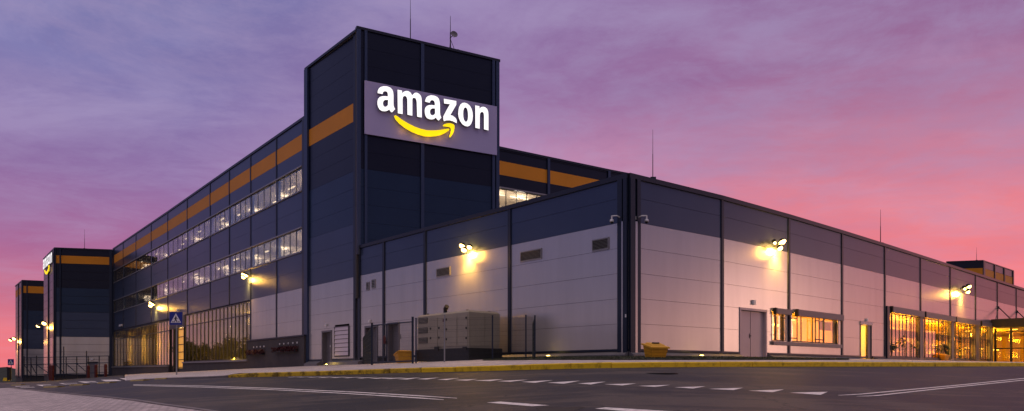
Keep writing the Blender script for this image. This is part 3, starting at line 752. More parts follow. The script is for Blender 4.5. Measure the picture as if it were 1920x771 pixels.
# doors and vents in the left side
dc = door(WL, 685, 707.5, .46, 2.9, an, M_door); dd = door(WL, 728, 748, .50, 2.98, an, M_door, handle='r')
wbox(MB(), WL, 741.5, 747, 2.3, 2.75, -.298, -.28).build('door_notice', mat('brown_notice', (.2,.1,.03), .6), dd)
wbox(MB(), WL, 741, 747.5, .55, 1.05, -.298, -.28).build('door_grille', M_dark, dd)
louvre(WL, 687.5, 693, 5.45, 6.0, an, 5, M_framel); louvre(WL, 697.5, 704, 5.5, 6.1, an, 5, M_framel)
louvre(WL, 819, 844.3, 5.50, 6.02, an, 6, M_framel); louvre(WL, 976.5, 1016, 5.55, 6.08, an, 7, M_framel); louvre(WL, 1111, 1142, 5.46, 6.0, an, 7, M_framel)
bulkhead(WL, 694, 3.25, 'small white wall light above the grey door behind the fence gate')
# right side: double door
dr = door(WR, 1387.5, 1436, .72, 3.10, an, M_doorl, dbl=True, rec=.12, frame=M_doorl)
bulkhead(WR, 1412, 3.42, 'small white wall light above the wide pinkish double door', .22)
bulkhead(WR, 1624, 3.20, 'small white wall light above the narrow lit door', .17)
# small office window with shutters boxes and open grilles
def shutter(W, x0, x1, z0, z1, parent, o=.15):
    b = wbox(MB(), W, x0, x1, z0, z1, .003, o).build('shutter_box', mat('shutter_box', (.20,.17,.18), .5, .1), parent)
    h = mcol(W, x0, .14); wbox(MB(), W, x0-h*2, x0-.01, z0-.02, z1+.02, .003, o+.03).build('shutter_motor', M_dark, b)
    return b
def bars(W, xs, z0, z1, parent, o=.07, ties=()):
    for x in xs: hw = mcol(W, x, .045); wbox(MB(), W, x-hw, x+hw, z0, z1, o, o+.045).build('grille_bar', M_dark, parent)
    for a, b, z in ties: wbox(MB(), W, a, b, z, z+.05, o-.03, o+.05).build('grille_tie', M_dark, parent)
w1 = window(WR, 1449, 1470.8, 1.62, 3.26, an, 2, G_lobby, -.15); w2 = window(WR, 1485.2, 1571, 1.62, 3.26, an, 4, G_lobby, -.15)
wbox(MB(), WR, 1446.5, 1575.5, 1.38, 1.58, -.02, .13).build('window_sill', M_sill, an)
shutter(WR, 1452, 1480.5, 3.06, 3.36, an); shutter(WR, 1492.5, 1578, 3.06, 3.42, an)
bars(WR, [1450, 1464, 1470.5], 1.6, 3.05, w1, ties=[(1448,1450,1.9),(1448,1450,2.9),(1464,1470.5,2.85)])
bars(WR, [1478.8, 1491.5, 1526, 1533, 1540.5, 1574], 1.6, 3.05, w2, ties=[(1478.8,1491.5,2.88),(1478.8,1491.5,1.78),(1526,1540.5,2.88),(1526,1540.5,1.78)])
room(WR, 1446, 1573, 1.0, 3.5, 3.6, M_inty, an)
for x in (1462, 1500, 1545): lamp('office_light', WR.pt(x, 3.1, -1.6), 260, (1,.55,.12), an, radius=.3)
for x in (1498, 1508, 1533): p = WR.pt(x, 3.0 if x == 1533 else 2.6, -1.5); MB().lathe(p, [(.03,.12),(.11,.07),(.11,0)], 10).build('ceiling_light', M_tubey, an)
wbox(MB(), WR, 1552, 1572, 2.45, 2.95, -.5, -.46).build('blind', M_olive, an)
# narrow lit door
wbox(MB(), WR, 1612.3, 1634.5, 2.97, 3.16, -.4, .08).build('door_frame', M_doorl, an)
f = MB()
for x in (1613, 1626.3, 1633.6): hw = mcol(WR, x, .09); wbox(f, WR, x-hw, x+hw, .80, 2.97, -.08, .03)
wbox(f, WR, 1613.6, 1625.8, .80, .92, -.07, .0); fo = f.build('glass_door', M_frame, an)
wbox(MB(), WR, 1613.5, 1626, .9, 2.95, -.05, -.035).build('pane', G_lobby, fo)
wbox(MB(), WR, 1626.8, 1633.2, .8, 2.95, -.06, -.02).build('door_side', M_door, an)
room(WR, 1608, 1640, .8, 3.2, 2.6, M_inty, an); lamp('corridor_light', WR.pt(1622, 2.6, -1.0), 600, (1,.66,.02), an, radius=.2)
wbox(MB(), WR, 1617.5, 1622, 1.9, 2.35, -2.58, -2.5).build('notice_board', M_dark, an)
wbox(MB(), WR, 1612, 1630, 1.2, 1.45, -2.5, -1.9).build('shelf', M_olive, an)
# big lobby glazing
LB = [(1668.5, 1722.5), (1731, 1781.5), (1788.5, 1827.5), (1836, 1855)]
for i, (a, b) in enumerate(LB):
    wo = window(WR, a, b, .96, 4.0, an, 8 if i < 2 else (7 if i == 2 else 4), G_lobby, -.10, .07, bar=.055)
    shutter(WR, a+.5, b+(6 if i < 3 else 4), 4.0, 4.42, an, .20)
    ws = (b-a)
    bars(WR, [a-1.2, a+ws*.50, a+ws*.68, b-1], .95, 3.98, wo, .10, ties=[(a+ws*.5, a+ws*.68, 3.75), (b-5 if i < 3 else b-3, b-1, 3.72)])
for x0, x1 in ((1664.6,1667.5),(1723,1730.5),(1782,1788),(1828,1835.5),(1855.5,1861)):
    wbox(MB(), WR, x0, x1, .4, 4.3, -.3, .05).build('window_pier', M_door, an)
wbox(MB(), WR, 1664, 1861, .5, .95, -.3, .04).build('window_sill', M_trim, an)
room(WR, 1664, 1985, .9, 4.3, 7.5, M_inty, an)
wbox(MB(), WR, 1665, 1858, 2.42, 2.95, -.55, -.42).build('bulkhead', M_olive, an)  # added olive band, stands in for a dark reflection in the lobby glass
wbox(MB(), WR, 1665, 1858, .96, 1.32, -.9, -.5).build('planter', mat('planter_green', (.03,.035,.012), .8, noise=.5, nscale=5), an)
for x in (1680, 1700, 1725, 1750, 1775, 1800, 1825, 1850, 1880, 1905, 1930):
    lamp('lobby_light', WR.pt(x, 3.9 if x % 2 else 3.4, -3.2), 1000, (1,.46,.03), an, radius=.4)
    wbox(MB(), WR, x-3, x+3, 2.25, 2.31, -3.1, -2.9).build('ceiling_light', M_tubey, an)
    lamp('lobby_light', WR.pt(x, 1.7, -2.0), 300, (1,.58,.04), an, radius=.4)
wbox(MB(), WR, 1790, 1826, .95, 2.0, -4.2, -4.0).build('reception_desk', mat('desk_red', (.5,.09,.02), .5), an)
for z in (2.08, 2.2, 2.32): wbox(MB(), WR, 1800, 1806, z, z+.06, -1.45, -1.4).build('notice', mat('notice_lit', (1,1,1), .5, emit=(.9,.95,1), es=.9), an)
# roof
mb = MB(); pts = [WL.P(673)]+[WL.P(x) for x in (797, 956, 1178)]+[WR.P(x) for x in (1353.8,1578.6,1781.7,2079)]
e = WR.P(2079)-WR.N(2079)*60; pts += [e, WM.P(1181), WM.P(937)+Vector((0,.2)), P2+Vector((0,.3)), P1]
mb.v += [(p.x, p.y, EZ+8.36) for p in pts]; mb.f.append(tuple(range(len(pts)))); mb.build('roof', M_roof, an)
mb = MB(); A = WR.P(2079); mb.quad((A.x,A.y,-1), (e.x,e.y,-1), (e.x,e.y,EZ+8.36), (A.x,A.y,EZ+8.36)); mb.build('rear_wall', M_light, an)
# entrance canopy with its glazed porch
def NO(x, z, o, W=WR): return W.pt(x, z, o)
cp = thing('entrance_canopy', 'flat black entrance canopy hung on rods above the glazed porch at the far right', 'canopy', tuple(NO(1870, .8, 2)))
wbox(MB(), WR, 1855.5, 2060, 3.98, 4.74, .12, 5.2).build('canopy_roof', mat('canopy_black', (.012,.010,.012), .5), cp)
wbox(MB(), WR, 1858.5, 2058, 3.93, 3.975, .3, 5.0).build('soffit', M_dark, cp)
for x in (1870.5, 1906): MB().tube(NO(x, 6.0, .1), NO(x, 4.72, 1.15), .045).build('tension_rod', M_dark, cp); MB().tube(NO(x, 6.0, .1), NO(x-16, 4.72, .5), .025).build('tension_rod', M_dark, cp); MB().lathe(NO(x, 6.0, .02), [(.12,-.12),(.12,.12)], 8).build('rod_bracket', M_dark, cp)
fr_ = MB(); 
def sbox(mb, o0, o1, z0, z1, t=.06, xx=1861.5): # on the porch's side face
    a, b = NO(xx, z0, o0), NO(xx, z0, o1); d = (b-a); tt = WR.P(xx+1)-WR.P(xx-1); tt = Vector((tt.x, tt.y, 0)).normalized()*t
    mb.box(a-tt/2, tt, d, (0,0,z1-z0)); return mb
for o in (.12, 1.35, 2.4, 3.4, 4.4): sbox(fr_, o, o+.17, .55, 3.92, .16)
for z in (.62, 2.0, 3.55): sbox(fr_, .25, 4.4, z, z+.10, .08)
po = thing('glazed_porch', 'glazed entrance porch with black posts glowing yellow under the canopy', 'porch', tuple(NO(1862, .6, 2)))
fo = fr_.build('frame', M_dark, po); sbox(MB(), .14, 4.5, .6, 3.9, .02).build('pane', G_lobby, fo)
f2 = MB()
for x in (1868, 1885, 1902, 1919, 1936, 1955): hw = mcol(WR, x, .12); wbox(f2, WR, x-hw, x+hw, .5, 3.92, 4.42, 4.52)
for z in (.6, 2.0, 3.55): wbox(f2, WR, 1862, 1960, z, z+.1, 4.44, 4.50)
f2o = f2.build('frame', M_dark, po); wbox(MB(), WR, 1862, 1960, .6, 3.9, 4.46, 4.475).build('pane', G_lobby, f2o)
wbox(MB(), WR, 1861.6, 1985, .45, .52, .1, 4.4).build('floor', M_walk, po)
wbox(MB(), WR, 1961, 1963.5, .45, 3.9, .1, 4.4).build('side_wall', M_inty, po)
for x, o in ((1880, 2.2), (1925, 2.2)): lamp('porch_light', NO(x, 3.6, o), 220, (1,.55,.08), po, radius=.3)
for o in (1.0, 2.6): MB().abox(*[v for ab in zip(NO(1875, 3.9, o), NO(1875, 3.9, o)+Vector((.5,.5,.06))) for v in ab]).build('ceiling_light', M_tubey, po)
rl_ = MB(); a, b = NO(1862, 1.15, 5.0), NO(1900, 1.15, 5.0)
for z in (.75, 1.15): rl_.tube(NO(1866, z, 5.3), NO(1960, z, 5.3), .03)
for x in (1866, 1885, 1905, 1925): rl_.tube(NO(x, .3, 5.3), NO(x, 1.15, 5.3), .03)
tag(rl_.build('hand_rail', M_steel), 'low metal rail along the foot of the glazed porch', 'railing')

# ------------------------------------------------------------------ rear towers
def rear_tower(name, label, WFr, WSd, xf0, xf1, xs0, xs1, zs, base, colx, group, slate_side):
    p = WFr.P(xf0); t = thing(name, label, 'tower', (p.x, p.y, EZ+base), group)
    zt, o1, o0, n1, n2, n3 = zs
    for W, a, b in ((WFr, xf0, xf1), (WSd, xs0, xs1)):
        gp = .04
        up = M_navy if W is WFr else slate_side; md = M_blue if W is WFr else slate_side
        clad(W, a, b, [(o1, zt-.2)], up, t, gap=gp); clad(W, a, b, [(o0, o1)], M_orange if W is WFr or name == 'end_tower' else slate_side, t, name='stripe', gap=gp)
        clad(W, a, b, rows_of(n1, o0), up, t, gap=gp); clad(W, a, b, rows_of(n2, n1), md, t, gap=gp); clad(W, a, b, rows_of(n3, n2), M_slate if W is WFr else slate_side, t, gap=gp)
        clad(W, a, b, rows_of(base+.5, n3), M_light, t, gap=gp); core(W, a, b, base-2, zt-.2, t)
        wbox(MB(), W, a, b, zt-.2, zt, -.3, .12).build('roof_coping', M_cap, t)
        wbox(MB(), W, a, b, base+.3, base+.5, .0, .08).build('base_flashing', M_trim, t)
    for W, x, w in colx: pil(W, x, w, base, zt-.2, t, M_trim, .16)
    q = [WSd.P(xs0), WFr.P(xf0), WFr.P(xf1)]; q.append(q[0]+(q[2]-q[1]))
    mb = MB(); mb.v += [(v.x, v.y, EZ+zt-.3) for v in q]; mb.f.append((0,1,2,3)); mb.build('roof', M_roof, t)
    return t
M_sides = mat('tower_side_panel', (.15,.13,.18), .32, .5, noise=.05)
t2 = rear_tower('middle_tower', 'dark tower with a small lettered sign and orange stripe, left end of the warehouse', W2F, W2S, 103, 212, 82, 103, (19.95, 18.7, 17.4, 13.45, 9.5, 5.5), -1.1, [(W2F, 104.2, 1.8), (W2F, 113.5, 2.4), (W2F, 208, 5), (W2S, 101.8, 1.6), (W2S, 91.5, .6)], None, M_sides)
t3 = rear_tower('end_tower', 'farthest dark tower with an orange stripe at the left edge', W3F, W3S, 42, 84, 29, 42, (20.0, 18.7, 17.15, 13.3, 9.1, 4.8), -1.6, [(W3F, 43, 1.6), (W3F, 51, 2.2), (W3S, 41.3, 1.2), (W3S, 35, .5)], None, M_sides)
rb_ = thing('rooftop_tower', 'distant dark rooftop block with an orange stripe above the annex roof on the right', 'tower', tuple(WBF.pt(1842.5, 8, 0)))
for W, a, b in ((WBF, 1842.5, 1900), (WBS, 1774.7, 1842.5)):
    clad(W, a, b, [(18.6, 19.85)], M_navy if W is WBS else M_slate, rb_, gap=.04); clad(W, a, b, [(17.1, 18.6)], M_orange, rb_, name='stripe', gap=.04); clad(W, a, b, [(8, 12.5), (12.5, 17.1)], M_slate, rb_, gap=.04)
    core(W, a, b, 3, 19.8, rb_); wbox(MB(), W, a, b, 19.85, 20.02, -.3, .1).build('roof_coping', M_cap, rb_)
for x in (1844.2, 1864.5, 1882.5, 1899): pil(WBF, x, 3.2 if x in (1844.2,) else 1.6, 8, 19.85, rb_, M_trim, .15)
q = [WBS.P(1774.7), WBF.P(1842.5), WBF.P(1900)]; q.append(q[0]+(q[2]-q[1])); mb = MB(); mb.v += [(v.x, v.y, EZ+19.8) for v in q]; mb.f.append((0,1,2,3)); mb.build('roof', M_roof, rb_)

# ------------------------------------------------------------------ lettered signs
r1 = lambda a, b: (695+a/9.6375, 155+b/9.6375); r2 = lambda a, b: (770+a/9.6375, 165+b/9.6375); r3 = lambda a, b: (845+a/9.6375, 180+b/9.6375); r4 = lambda a, b: (730+a/12.846, 210+b/12.846)
GL = {
 'a': [[r1(*p) for p in [(92,230),(95,190),(115,145),(150,118),(200,105),(265,108),(320,130),(355,165),(372,210),(378,270),(378,420),(380,455),(390,485),(407,515),(375,550),(350,575),(335,570),(318,550),(300,520),(285,535),(255,550),(215,556),(170,550),(130,525),(105,485),(90,435),(88,385),(100,335),(130,300),(175,285),(220,283),(275,288),(278,265),(272,225),(255,202),(230,195),(205,200),(190,215),(180,248),(140,238)]], [r1(*p) for p in [(280,352),(235,350),(205,365),(190,395),(188,425),(198,455),(215,473),(240,475),(262,462),(278,440)]]],
 'm': [[r1(*p) for p in [(450,168),(530,183),(535,232),(560,205),(600,190),(640,192),(680,215),(700,245),(712,272),(735,245),(765,222)]]+[r2(*p) for p in [(75,125),(115,145),(145,180),(158,220),(163,280),(163,570),(80,555),(72,300),(65,255),(50,225),(20,215),(0,225)]]+[r1(*p) for p in [(716,350),(716,635),(628,615),(625,340),(615,305),(595,282),(570,280),(548,300),(540,340),(542,605),(455,590)]]],
 'a2': [[r2(*p) for p in [(222,285),(228,250),(245,210),(275,185),(330,170),(390,178),(440,200),(470,235),(485,290),(490,350),(490,470),(495,525),(515,572),(465,625),(440,605),(412,570),(385,595),(345,605),(300,600),(255,580),(230,540),(218,490),(215,440),(225,395),(250,365),(290,348),(340,345),(395,352),(398,320),(390,285),(370,262),(340,257),(318,270),(305,305),(262,295)]], [r2(*p) for p in [(400,408),(355,405),(325,420),(310,450),(312,490),(325,520),(355,532),(385,520),(402,495)]]],
 'z': [[(827.9,189.1),(851.2,193.3),(851.2,200.2),(845,211),(840,219.5),(844.2,220.5),(849.7,224.8),(852,228.8),(852,234.8),(848,232.6),(844.7,230.9),(838.5,229.3),(832.3,229.5),(828.1,230.9),(827,227.3),(827,222),(833,210.5),(839.5,199.2),(828.6,198)]],
 'o': [[r3(*p) for p in [(100,290),(110,240),(135,190),(170,163),(210,158),(260,175),(305,215),(335,270),(352,330),(357,400),(350,470),(330,530),(300,570),(260,585),(215,575),(170,545),(130,490),(105,430),(93,360)]], [r3(*p) for p in [(220,242),(200,258),(186,300),(183,360),(187,420),(200,470),(225,500),(250,495),(265,465),(272,400),(268,330),(258,280),(243,250)]]],
 'n': [[r3(*p) for p in [(400,205),(475,222),(478,270),(500,240),(540,230),(580,240),(615,270),(633,320),(638,380),(638,655),(558,635),(558,390),(552,345),(535,325),(510,325),(490,345),(482,380),(480,625),(402,608)]]],
}
SM = [[r4(*p) for p in [(75,140),(100,127),(150,155),(250,230),(400,320),(560,400),(700,450),(850,485),(1000,490),(1150,480),(1300,455),(1385,445),(1392,478),(1300,545),(1200,590),(1080,620),(950,632),(800,625),(650,580),(500,520),(350,435),(200,320),(110,220)]]]
AR = [[r4(*p) for p in [(1242,375),(1260,345),(1340,320),(1420,318),(1490,340),(1515,370),(1515,430),(1500,510),(1465,590),(1420,650),(1398,640),(1400,610),(1425,550),(1440,480),(1435,430),(1415,405),(1350,390),(1290,385)]]]
def to_uv(x, y): return ((WF.P(x)-WF.P(682)).length*(1 if x >= 682 else -1), WF.z(x, y))
M_side = mat('letter_return', (.10,.09,.11), .5)
def glyph(name, loops, m, origin, ax, nrm, parent, depth=.05, sx_=1.0):
    cu = bpy.data.curves.new('glyph', 'CURVE'); cu.dimensions = '2D'; cu.fill_mode = 'BOTH'; cu.extrude = depth
    for lp in loops:
        sp = cu.splines.new('POLY'); sp.points.add(len(lp)-1); sp.use_cyclic_u = True
        for i, (x, y) in enumerate(lp):
            u, v = to_uv(x, y); sp.points[i].co = (u*sx_, v, 0, 1)
    o = bpy.data.objects.new('glyph', cu); C.objects.link(o); dg = bpy.context.evaluated_depsgraph_get(); dg.update()
    me = bpy.data.meshes.new_from_object(o.evaluated_get(dg)); bpy.data.objects.remove(o)
    for v in me.vertices:
        c = v.co.copy(); v.co = origin+ax*c.x+Vector((0,0,c.y))+nrm*c.z
    me.materials.clear(); me.materials.append(m); me.materials.append(M_side)
    me.update()
    for p_ in me.polygons: p_.material_index = 0 if p_.normal.dot(nrm) > .5 or (m is M_smile and p_.normal.dot(nrm) > -.5) else 1; me.name = name
    ob = bpy.data.objects.new(name, me); C.objects.link(ob); ob.parent = parent; ob.matrix_parent_inverse = Matrix_inv(parent); return ob
def sign(name, label, origin, ax, nrm, base, with_board, sx_=1.0, sr=1.0):
    t = thing(name, label, 'sign', tuple(base))
    for k in 'a m a2 z o n'.split(): glyph('letter', GL[k], M_letter, origin+nrm*.20, ax, nrm, t, .05, sx_)
    glyph('curved_arrow', SM, M_smile, origin+nrm*.20, ax, nrm, t, .05, sx_); glyph('arrow_head', AR, M_smile, origin+nrm*.20, ax, nrm, t, .05, sx_)
    return t
axF = (WF.P(930)-WF.P(682)).normalized(); axF = Vector((axF.x, axF.y, 0)); nF = Vector((axF.y, -axF.x, 0)); oF = Vector((*WF.P(682), EZ))
s1 = sign('wall_sign', 'large lit white lettering over a yellow curved arrow on the tower front board', oF+nF*.18, axF, nF, oF+Vector((0,0,16.3)), True)
mb = MB(); a = oF+Vector((0,0,16.33)); wB = (WF.P(929.5)-WF.P(682)).length
mb.box(a+nF*.13, axF*wB, nF*.08, (0,0,3.68)); mb.build('sign_board', M_sign, s1)
# faint lamp light that the lit arrow throws on the board
for x, y in ((752,240),(778,250),(800,254),(822,252),(843,243)):
    u, v = to_uv(x, y); lamp('arrow_light', oF+nF*.55+axF*u+Vector((0,0,v-.3)), 1.8, (1,.45,.04), s1, radius=.1)
a2 = (W2S.P(102)-W2S.P(83)).normalized(); a2 = Vector((a2.x, a2.y, 0)); n2_ = Vector((a2.y, -a2.x, 0))
Ls = (W2S.P(98.6)-W2S.P(81.2)).length; Lt = (WF.P(912)-WF.P(703)).length; k2 = Ls/Lt*.96
o2 = Vector((*W2S.P(81.6), EZ))-a2*to_uv(703, 200)[0]*k2+Vector((0,0,-.35))+a2*2.1
s2 = sign('small_wall_sign', 'small lit white lettering over a yellow curved arrow on the side of the middle tower', o2+n2_*.05, a2, n2_, Vector((*W2S.P(83), EZ+16)), False, k2)

# ------------------------------------------------------------------ wall floodlights
def floods(W, x, y, label, s=1.0, e=1.0, sh=.16, heads=((-.30,.22,.45),(0,-.06,.7),(.34,.06,.45)), sizes=(.16,.15,.13), single=False):
    z = W.z(x, y); c = W.pt(x, z, 0); N = W.N(x); N = Vector((N.x, N.y, 0)); T_ = Vector((-N.y, N.x, 0))
    t = thing('floodlight', label, 'wall lamp', tuple(c), 'wall floodlight clusters')
    b = MB(); b.tube(c+N*.01, c+N*.40*s, .03*s); b.tube(c+N*.40*s-T_*.4*s, c+N*.40*s+T_*.4*s, .028*s); b.box(c-T_*.1-Vector((0,0,.12)), T_*.2, N*.03, (0,0,.24)); b.build('bracket', M_dark, t)
    for (a, h, o), r in zip(heads, sizes):
        o = .18+o*.45; a += sh; p = c+T_*a*s+N*o*s+Vector((0,0,h*s-.08)); dn = (N*.55+Vector((0,0,-1))+T_*a*.25).normalized()
        MB().lathe(p-dn*.16*s, [(.05*s,0),(.13*s,.05*s),(r*1.15*s,.14*s),(r*1.15*s,.17*s)], 14, dn).build('lamp_head', M_dark, t)
        L = MB(); L.lathe(p+dn*.02*s, [(r*s,0),(r*.95*s,.05*s),(r*.5*s,.11*s)], 14, dn).build('lamp_lens', M_lamp, t)
    lamp('wall_wash', c+N*.24*s+Vector((0,0,-.30*s)), 260*e, (1,.50,.07), t, 'POINT', .22)
    lamp('wall_wash', c+N*.55*s+Vector((0,0,-.25*s)), 90*e, (1,.48,.07), t, 'POINT', .5)
    lamp('wall_wash', c+N*.30*s+Vector((0,0,-.38*s)), 800*e, (1,.52,.09), t, 'SPOT', .2, (-N*.12+Vector((0,0,-1))), 120, 1)
    return t
floods(WL, 880, 466, 'bright yellow floodlight cluster on the annex wall above the fenced generator', 1.0, 1.0)
floods(WR, 1453, 460, 'bright yellow floodlight cluster on the annex front above the office window', 1.0, .9, -.30, heads=((-.42,.10,.45),(0,-.15,.6),(.30,.22,.5)), sizes=(.07,.13,.20))
floods(WR, 1801, 542, 'yellow floodlight cluster on the annex front above the lobby glazing', 1.35, .9, -.25, heads=((-.42,.02,.45),(0,-.15,.6),(.34,.2,.5)), sizes=(.07,.11,.14))
floods(WL, 467, 518, 'yellow floodlight cluster beside the lower office windows, right of the hall windows', 1.15, 1.0)
floods(WL, 293, 571.5, 'yellow floodlight cluster above the curtained hall window', 1.5, 1.4)
floods(W2S, 88.5, 608, 'twin yellow lamp on the side of the middle tower', 2.1, 2.6, 0, heads=((-2.0,0,.5),(2.0,0,.5)), sizes=(.16,.16))
floods(W3S, 33, 635.5, 'twin yellow lamp on the side of the farthest left tower', 2.4, 3.2, 0, heads=((-1.6,0,.5),(1.6,0,.5)), sizes=(.14,.14))
def uplight(x, D_off, W, label, e=8):
    c = W.pt(x, 0, D_off); 
    xp = CX+F*c.x/c.y; g0 = GD(xp, c.y, True); c.z = g0.z
    t = thing('ground_light', label, 'ground light', tuple(c), 'small ground lights along the wall foot')
    MB().lathe(c+Vector((0,0,-.05)), [(.12,0),(.12,.10),(.10,.11)], 14).build('housing', M_dark, t)
    MB().lathe(c+Vector((0,0,.062)), [(.09,0),(.08,.02),(.03,.03)], 12).build('lamp_lens', mat('ground_lens', (1,.8,.3), .5, emit=(1,.70,.15), es=12), t)
    lamp('glow', c+Vector((0,0,.16)), e, (1,.66,.12), t, 'POINT', .05); return t
uplight(1043, .55, WL, 'small glowing ground light at the wall foot left of the dark corner column', 2.2)
uplight(1298, .55, WR, 'small glowing ground light at the wall foot right of the yellow grit bin', 2.2)
uplight(630, .75, WL, 'small glowing ground light beside the louvred panel and grey door', 5)
# added lamp without a fitting, imitates the yellow reflection on the hall window sill
lamp('sill_glow_lamp', WL.pt(432, 1.15, .30), 14, (1,.62,.05), wh, 'POINT', .1)
# ------------------------------------------------------------------ cameras on the corner
def dome(W, x, y, label, sgn):
    z = W.z(x, y); c = W.pt(x, z, .02); N = W.N(x); N = Vector((N.x, N.y, 0)); T_ = Vector((-N.y, N.x, 0))*sgn
    t = thing('security_camera', label, 'security camera', tuple(c), 'dome cameras at the annex corner')
    c0 = W.pt(x, z, .0)+T_*.30
    b = MB(); b.box(c0-Vector((.07,.07,.08)), (.14,0,0), (0,.14,0), (0,0,.16)); b.tube(c0, c0+N*.30+Vector((0,0,.06)), .03); b.tube(c0+N*.28+Vector((0,0,.06)), c0+N*.34-T_*.25+Vector((0,0,.08)), .028); b.tube(c0+N*.34-T_*.25+Vector((0,0,.09)), c0+N*.34-T_*.25+Vector((0,0,-.06)), .035); b.build('bracket', M_white, t)
    h = c0+N*.34-T_*.25+Vector((0,0,-.06))
    MB().lathe(h, [(.04,0),(.085,-.03),(.095,-.10),(.08,-.12)], 16).build('housing', M_white, t, True)
    MB().lathe(h+Vector((0,0,-.12)), [(.078,0),(.07,-.04),(.04,-.07),(.01,-.085)], 16).build('dome', M_black, t, True)
dome(WL, 1155, 411, 'white dome camera on the annex side wall, left of the corner column', 1)
dome(WR, 1203, 411, 'white dome camera on the annex front wall, right of the corner column', -1)
mb = MB(); wbox(mb, WL, 1176.2, 1178.1, 2.32, 2.46, .135, .16); tag(mb.build('small_plate', M_white), 'tiny white square plate on the dark corner column', 'plate')

# ------------------------------------------------------------------ masts and roof gear
def mast(x, ytop, ybot, D, label, r=.03, guy=False, parts=True):
    X = (x-CX)/F*D; zb = EZ+(HY-ybot)/F*D; zt = EZ+(HY-ytop)/F*D
    t = thing('lightning_rod', label, 'mast', (X, D, zb), 'thin masts on the roofs')
    mb = MB(); mb.tube((X,D,zb), (X,D,zb+(zt-zb)*.5), r, r*.8, 6); mb.tube((X,D,zb+(zt-zb)*.5), (X,D,zt), r*.6, r*.3, 6); mb.build('rod', M_dark, t)
    MB().box((X-.14,D-.14,zb-.1), (.28,0,0), (0,.28,0), (0,0,.13)).build('foot', M_cap, t)
    if guy:
        g_ = MB()
        for a in (0, 2.1, 4.2): g_.tube((X,D,zb+(zt-zb)*.45), (X+math.cos(a)*.5, D+math.sin(a)*.5, zb), .008, n=4)
        g_.build('stay', M_dark, t)
    return t
mast(769.5, -6, 78, 51.2, 'thin mast on the sign tower roof left of the dish antenna', .04)
dm = mast(844.5, 30, 92, 52.6, 'short mast carrying the dish antenna on the sign tower roof', .05, False)
mast(1224, 243, 334, 35.5, 'thin tall mast on the annex roof right of the corner', .022)
mast(1651, 393, 456, 50, 'thin mast on the middle of the annex roof', .03)
mast(158.5, 430, 466, 122, 'distant thin mast on the middle tower roof', .04, False)
mast(1831, 464, 488, 130, 'distant thin mast on the rooftop block at the right', .04, False)
D = 52.4; X = (851.5-CX)/F*D; z = EZ+(HY-67)/F*D
t = thing('dish_antenna', 'round satellite dish on the short tower roof mast', 'antenna', ((844.5-CX)/F*D, D, EZ+(HY-72)/F*D))
ax_ = Vector((.35,-.9,.25)); c = Vector((X, D-.15, z))
MB().lathe(c, [(.04,-.02),(.14,.0),(.23,.035),(.27,.075),(.262,.078),(.22,.05),(.13,.015)], 22, ax_).build('dish', mat('dish_grey', (.16,.15,.18), .5), t, True)
b = MB(); b.tube(c-ax_*.01, (X-.25, D, z-.12), .03); b.tube(c+Vector((-.02,0,-.22)), c+ax_.normalized()*.35+Vector((0,0,-.36)), .012); b.tube((X-.25, D, z-.12), (X-.32, D+.15, z-.12), .04); b.build('bracket', M_dark, t)
b = MB(); P_ = Vector(((844.5-CX)/F*D, D, EZ+(HY-92)/F*D)); b.tube(P_+Vector((0,0,.75)), P_+Vector((.3,.1,0)), .02); b.tube(P_+Vector((0,0,.75)), P_+Vector((-.1,.3,0)), .02); b.build('strut', M_dark, dm)
p = WF.pt(864, HT, -.6); mb = MB(); mb.lathe(p-Vector((0,0,.1)), [(.10,0),(.10,.3),(.16,.32),(.16,.42),(.05,.46)], 12)
tag(mb.build('roof_vent', M_dark), 'small dark capped vent on the tower roof right of the dish', 'roof vent')
p = WR.pt(1206, 8.63, -1.0); mb = MB(); mb.lathe(p-Vector((0,0,.2)), [(.08,0),(.08,.2),(.13,.22),(.13,.32),(.04,.34)], 12)
tag(mb.build('roof_vent', mat('orange_cap', (.45,.14,.03), .5)), 'small orange capped vent on the annex roof right of the corner', 'roof vent')

# ------------------------------------------------------------------ generator
Cg = Vector((-2.12, 34.0)); dL = Vector((-.665,.747)); dR = Vector((.747,.665)); LL, WW = 4.46, 2.0
gz = GD(879, 34.0, True).z-.02; zt = EZ+2.98; zm = EZ+1.12
gn = thing('generator', 'large beige generator enclosure on a black base behind the mesh fence', 'generator', (Cg.x, Cg.y, gz))
def gp(l, w, z): v = Cg+dL*l+dR*w; return Vector((v.x, v.y, z))
def gbox(mb, l0, l1, w0, w1, z0, z1): return mb.hexa([gp(l0,w0,z0),gp(l1,w0,z0),gp(l1,w1,z0),gp(l0,w1,z0)], [gp(l0,w0,z1),gp(l1,w0,z1),gp(l1,w1,z1),gp(l0,w1,z1)])
mb = MB(); gbox(mb, 0, LL, 0, WW, zm, zt-.10)
mb.hexa([gp(0,0,zt-.10),gp(LL,0,zt-.10),gp(LL,WW,zt-.10),gp(0,WW,zt-.10)], [gp(.12,.10,zt),gp(LL-.12,.10,zt-.01),gp(LL-.12,WW-.10,zt),gp(.12,WW-.10,zt)])
mb.build('enclosure', M_beige, gn)
mb = MB(); gbox(mb, -.10, LL+.12, -.08, WW+.08, gz, zm-.004); mb.build('base_tank', M_black, gn)
for i, (a, b) in enumerate(((3.35,4.2),)):
    for z in (1.45, 1.98, 2.50):
        mb = MB(); gbox(mb, LL-.95, LL-.12, -.02, -.003, EZ+z, EZ+z+.30); f = mb.build('intake_grille', M_dark, gn)
        s = MB()
        for k in range(4): gbox(s, LL-.93, LL-.14, -.035, -.021, EZ+z+.03+k*.07, EZ+z+.05+k*.07)
        s.build('slat', M_beige, f)
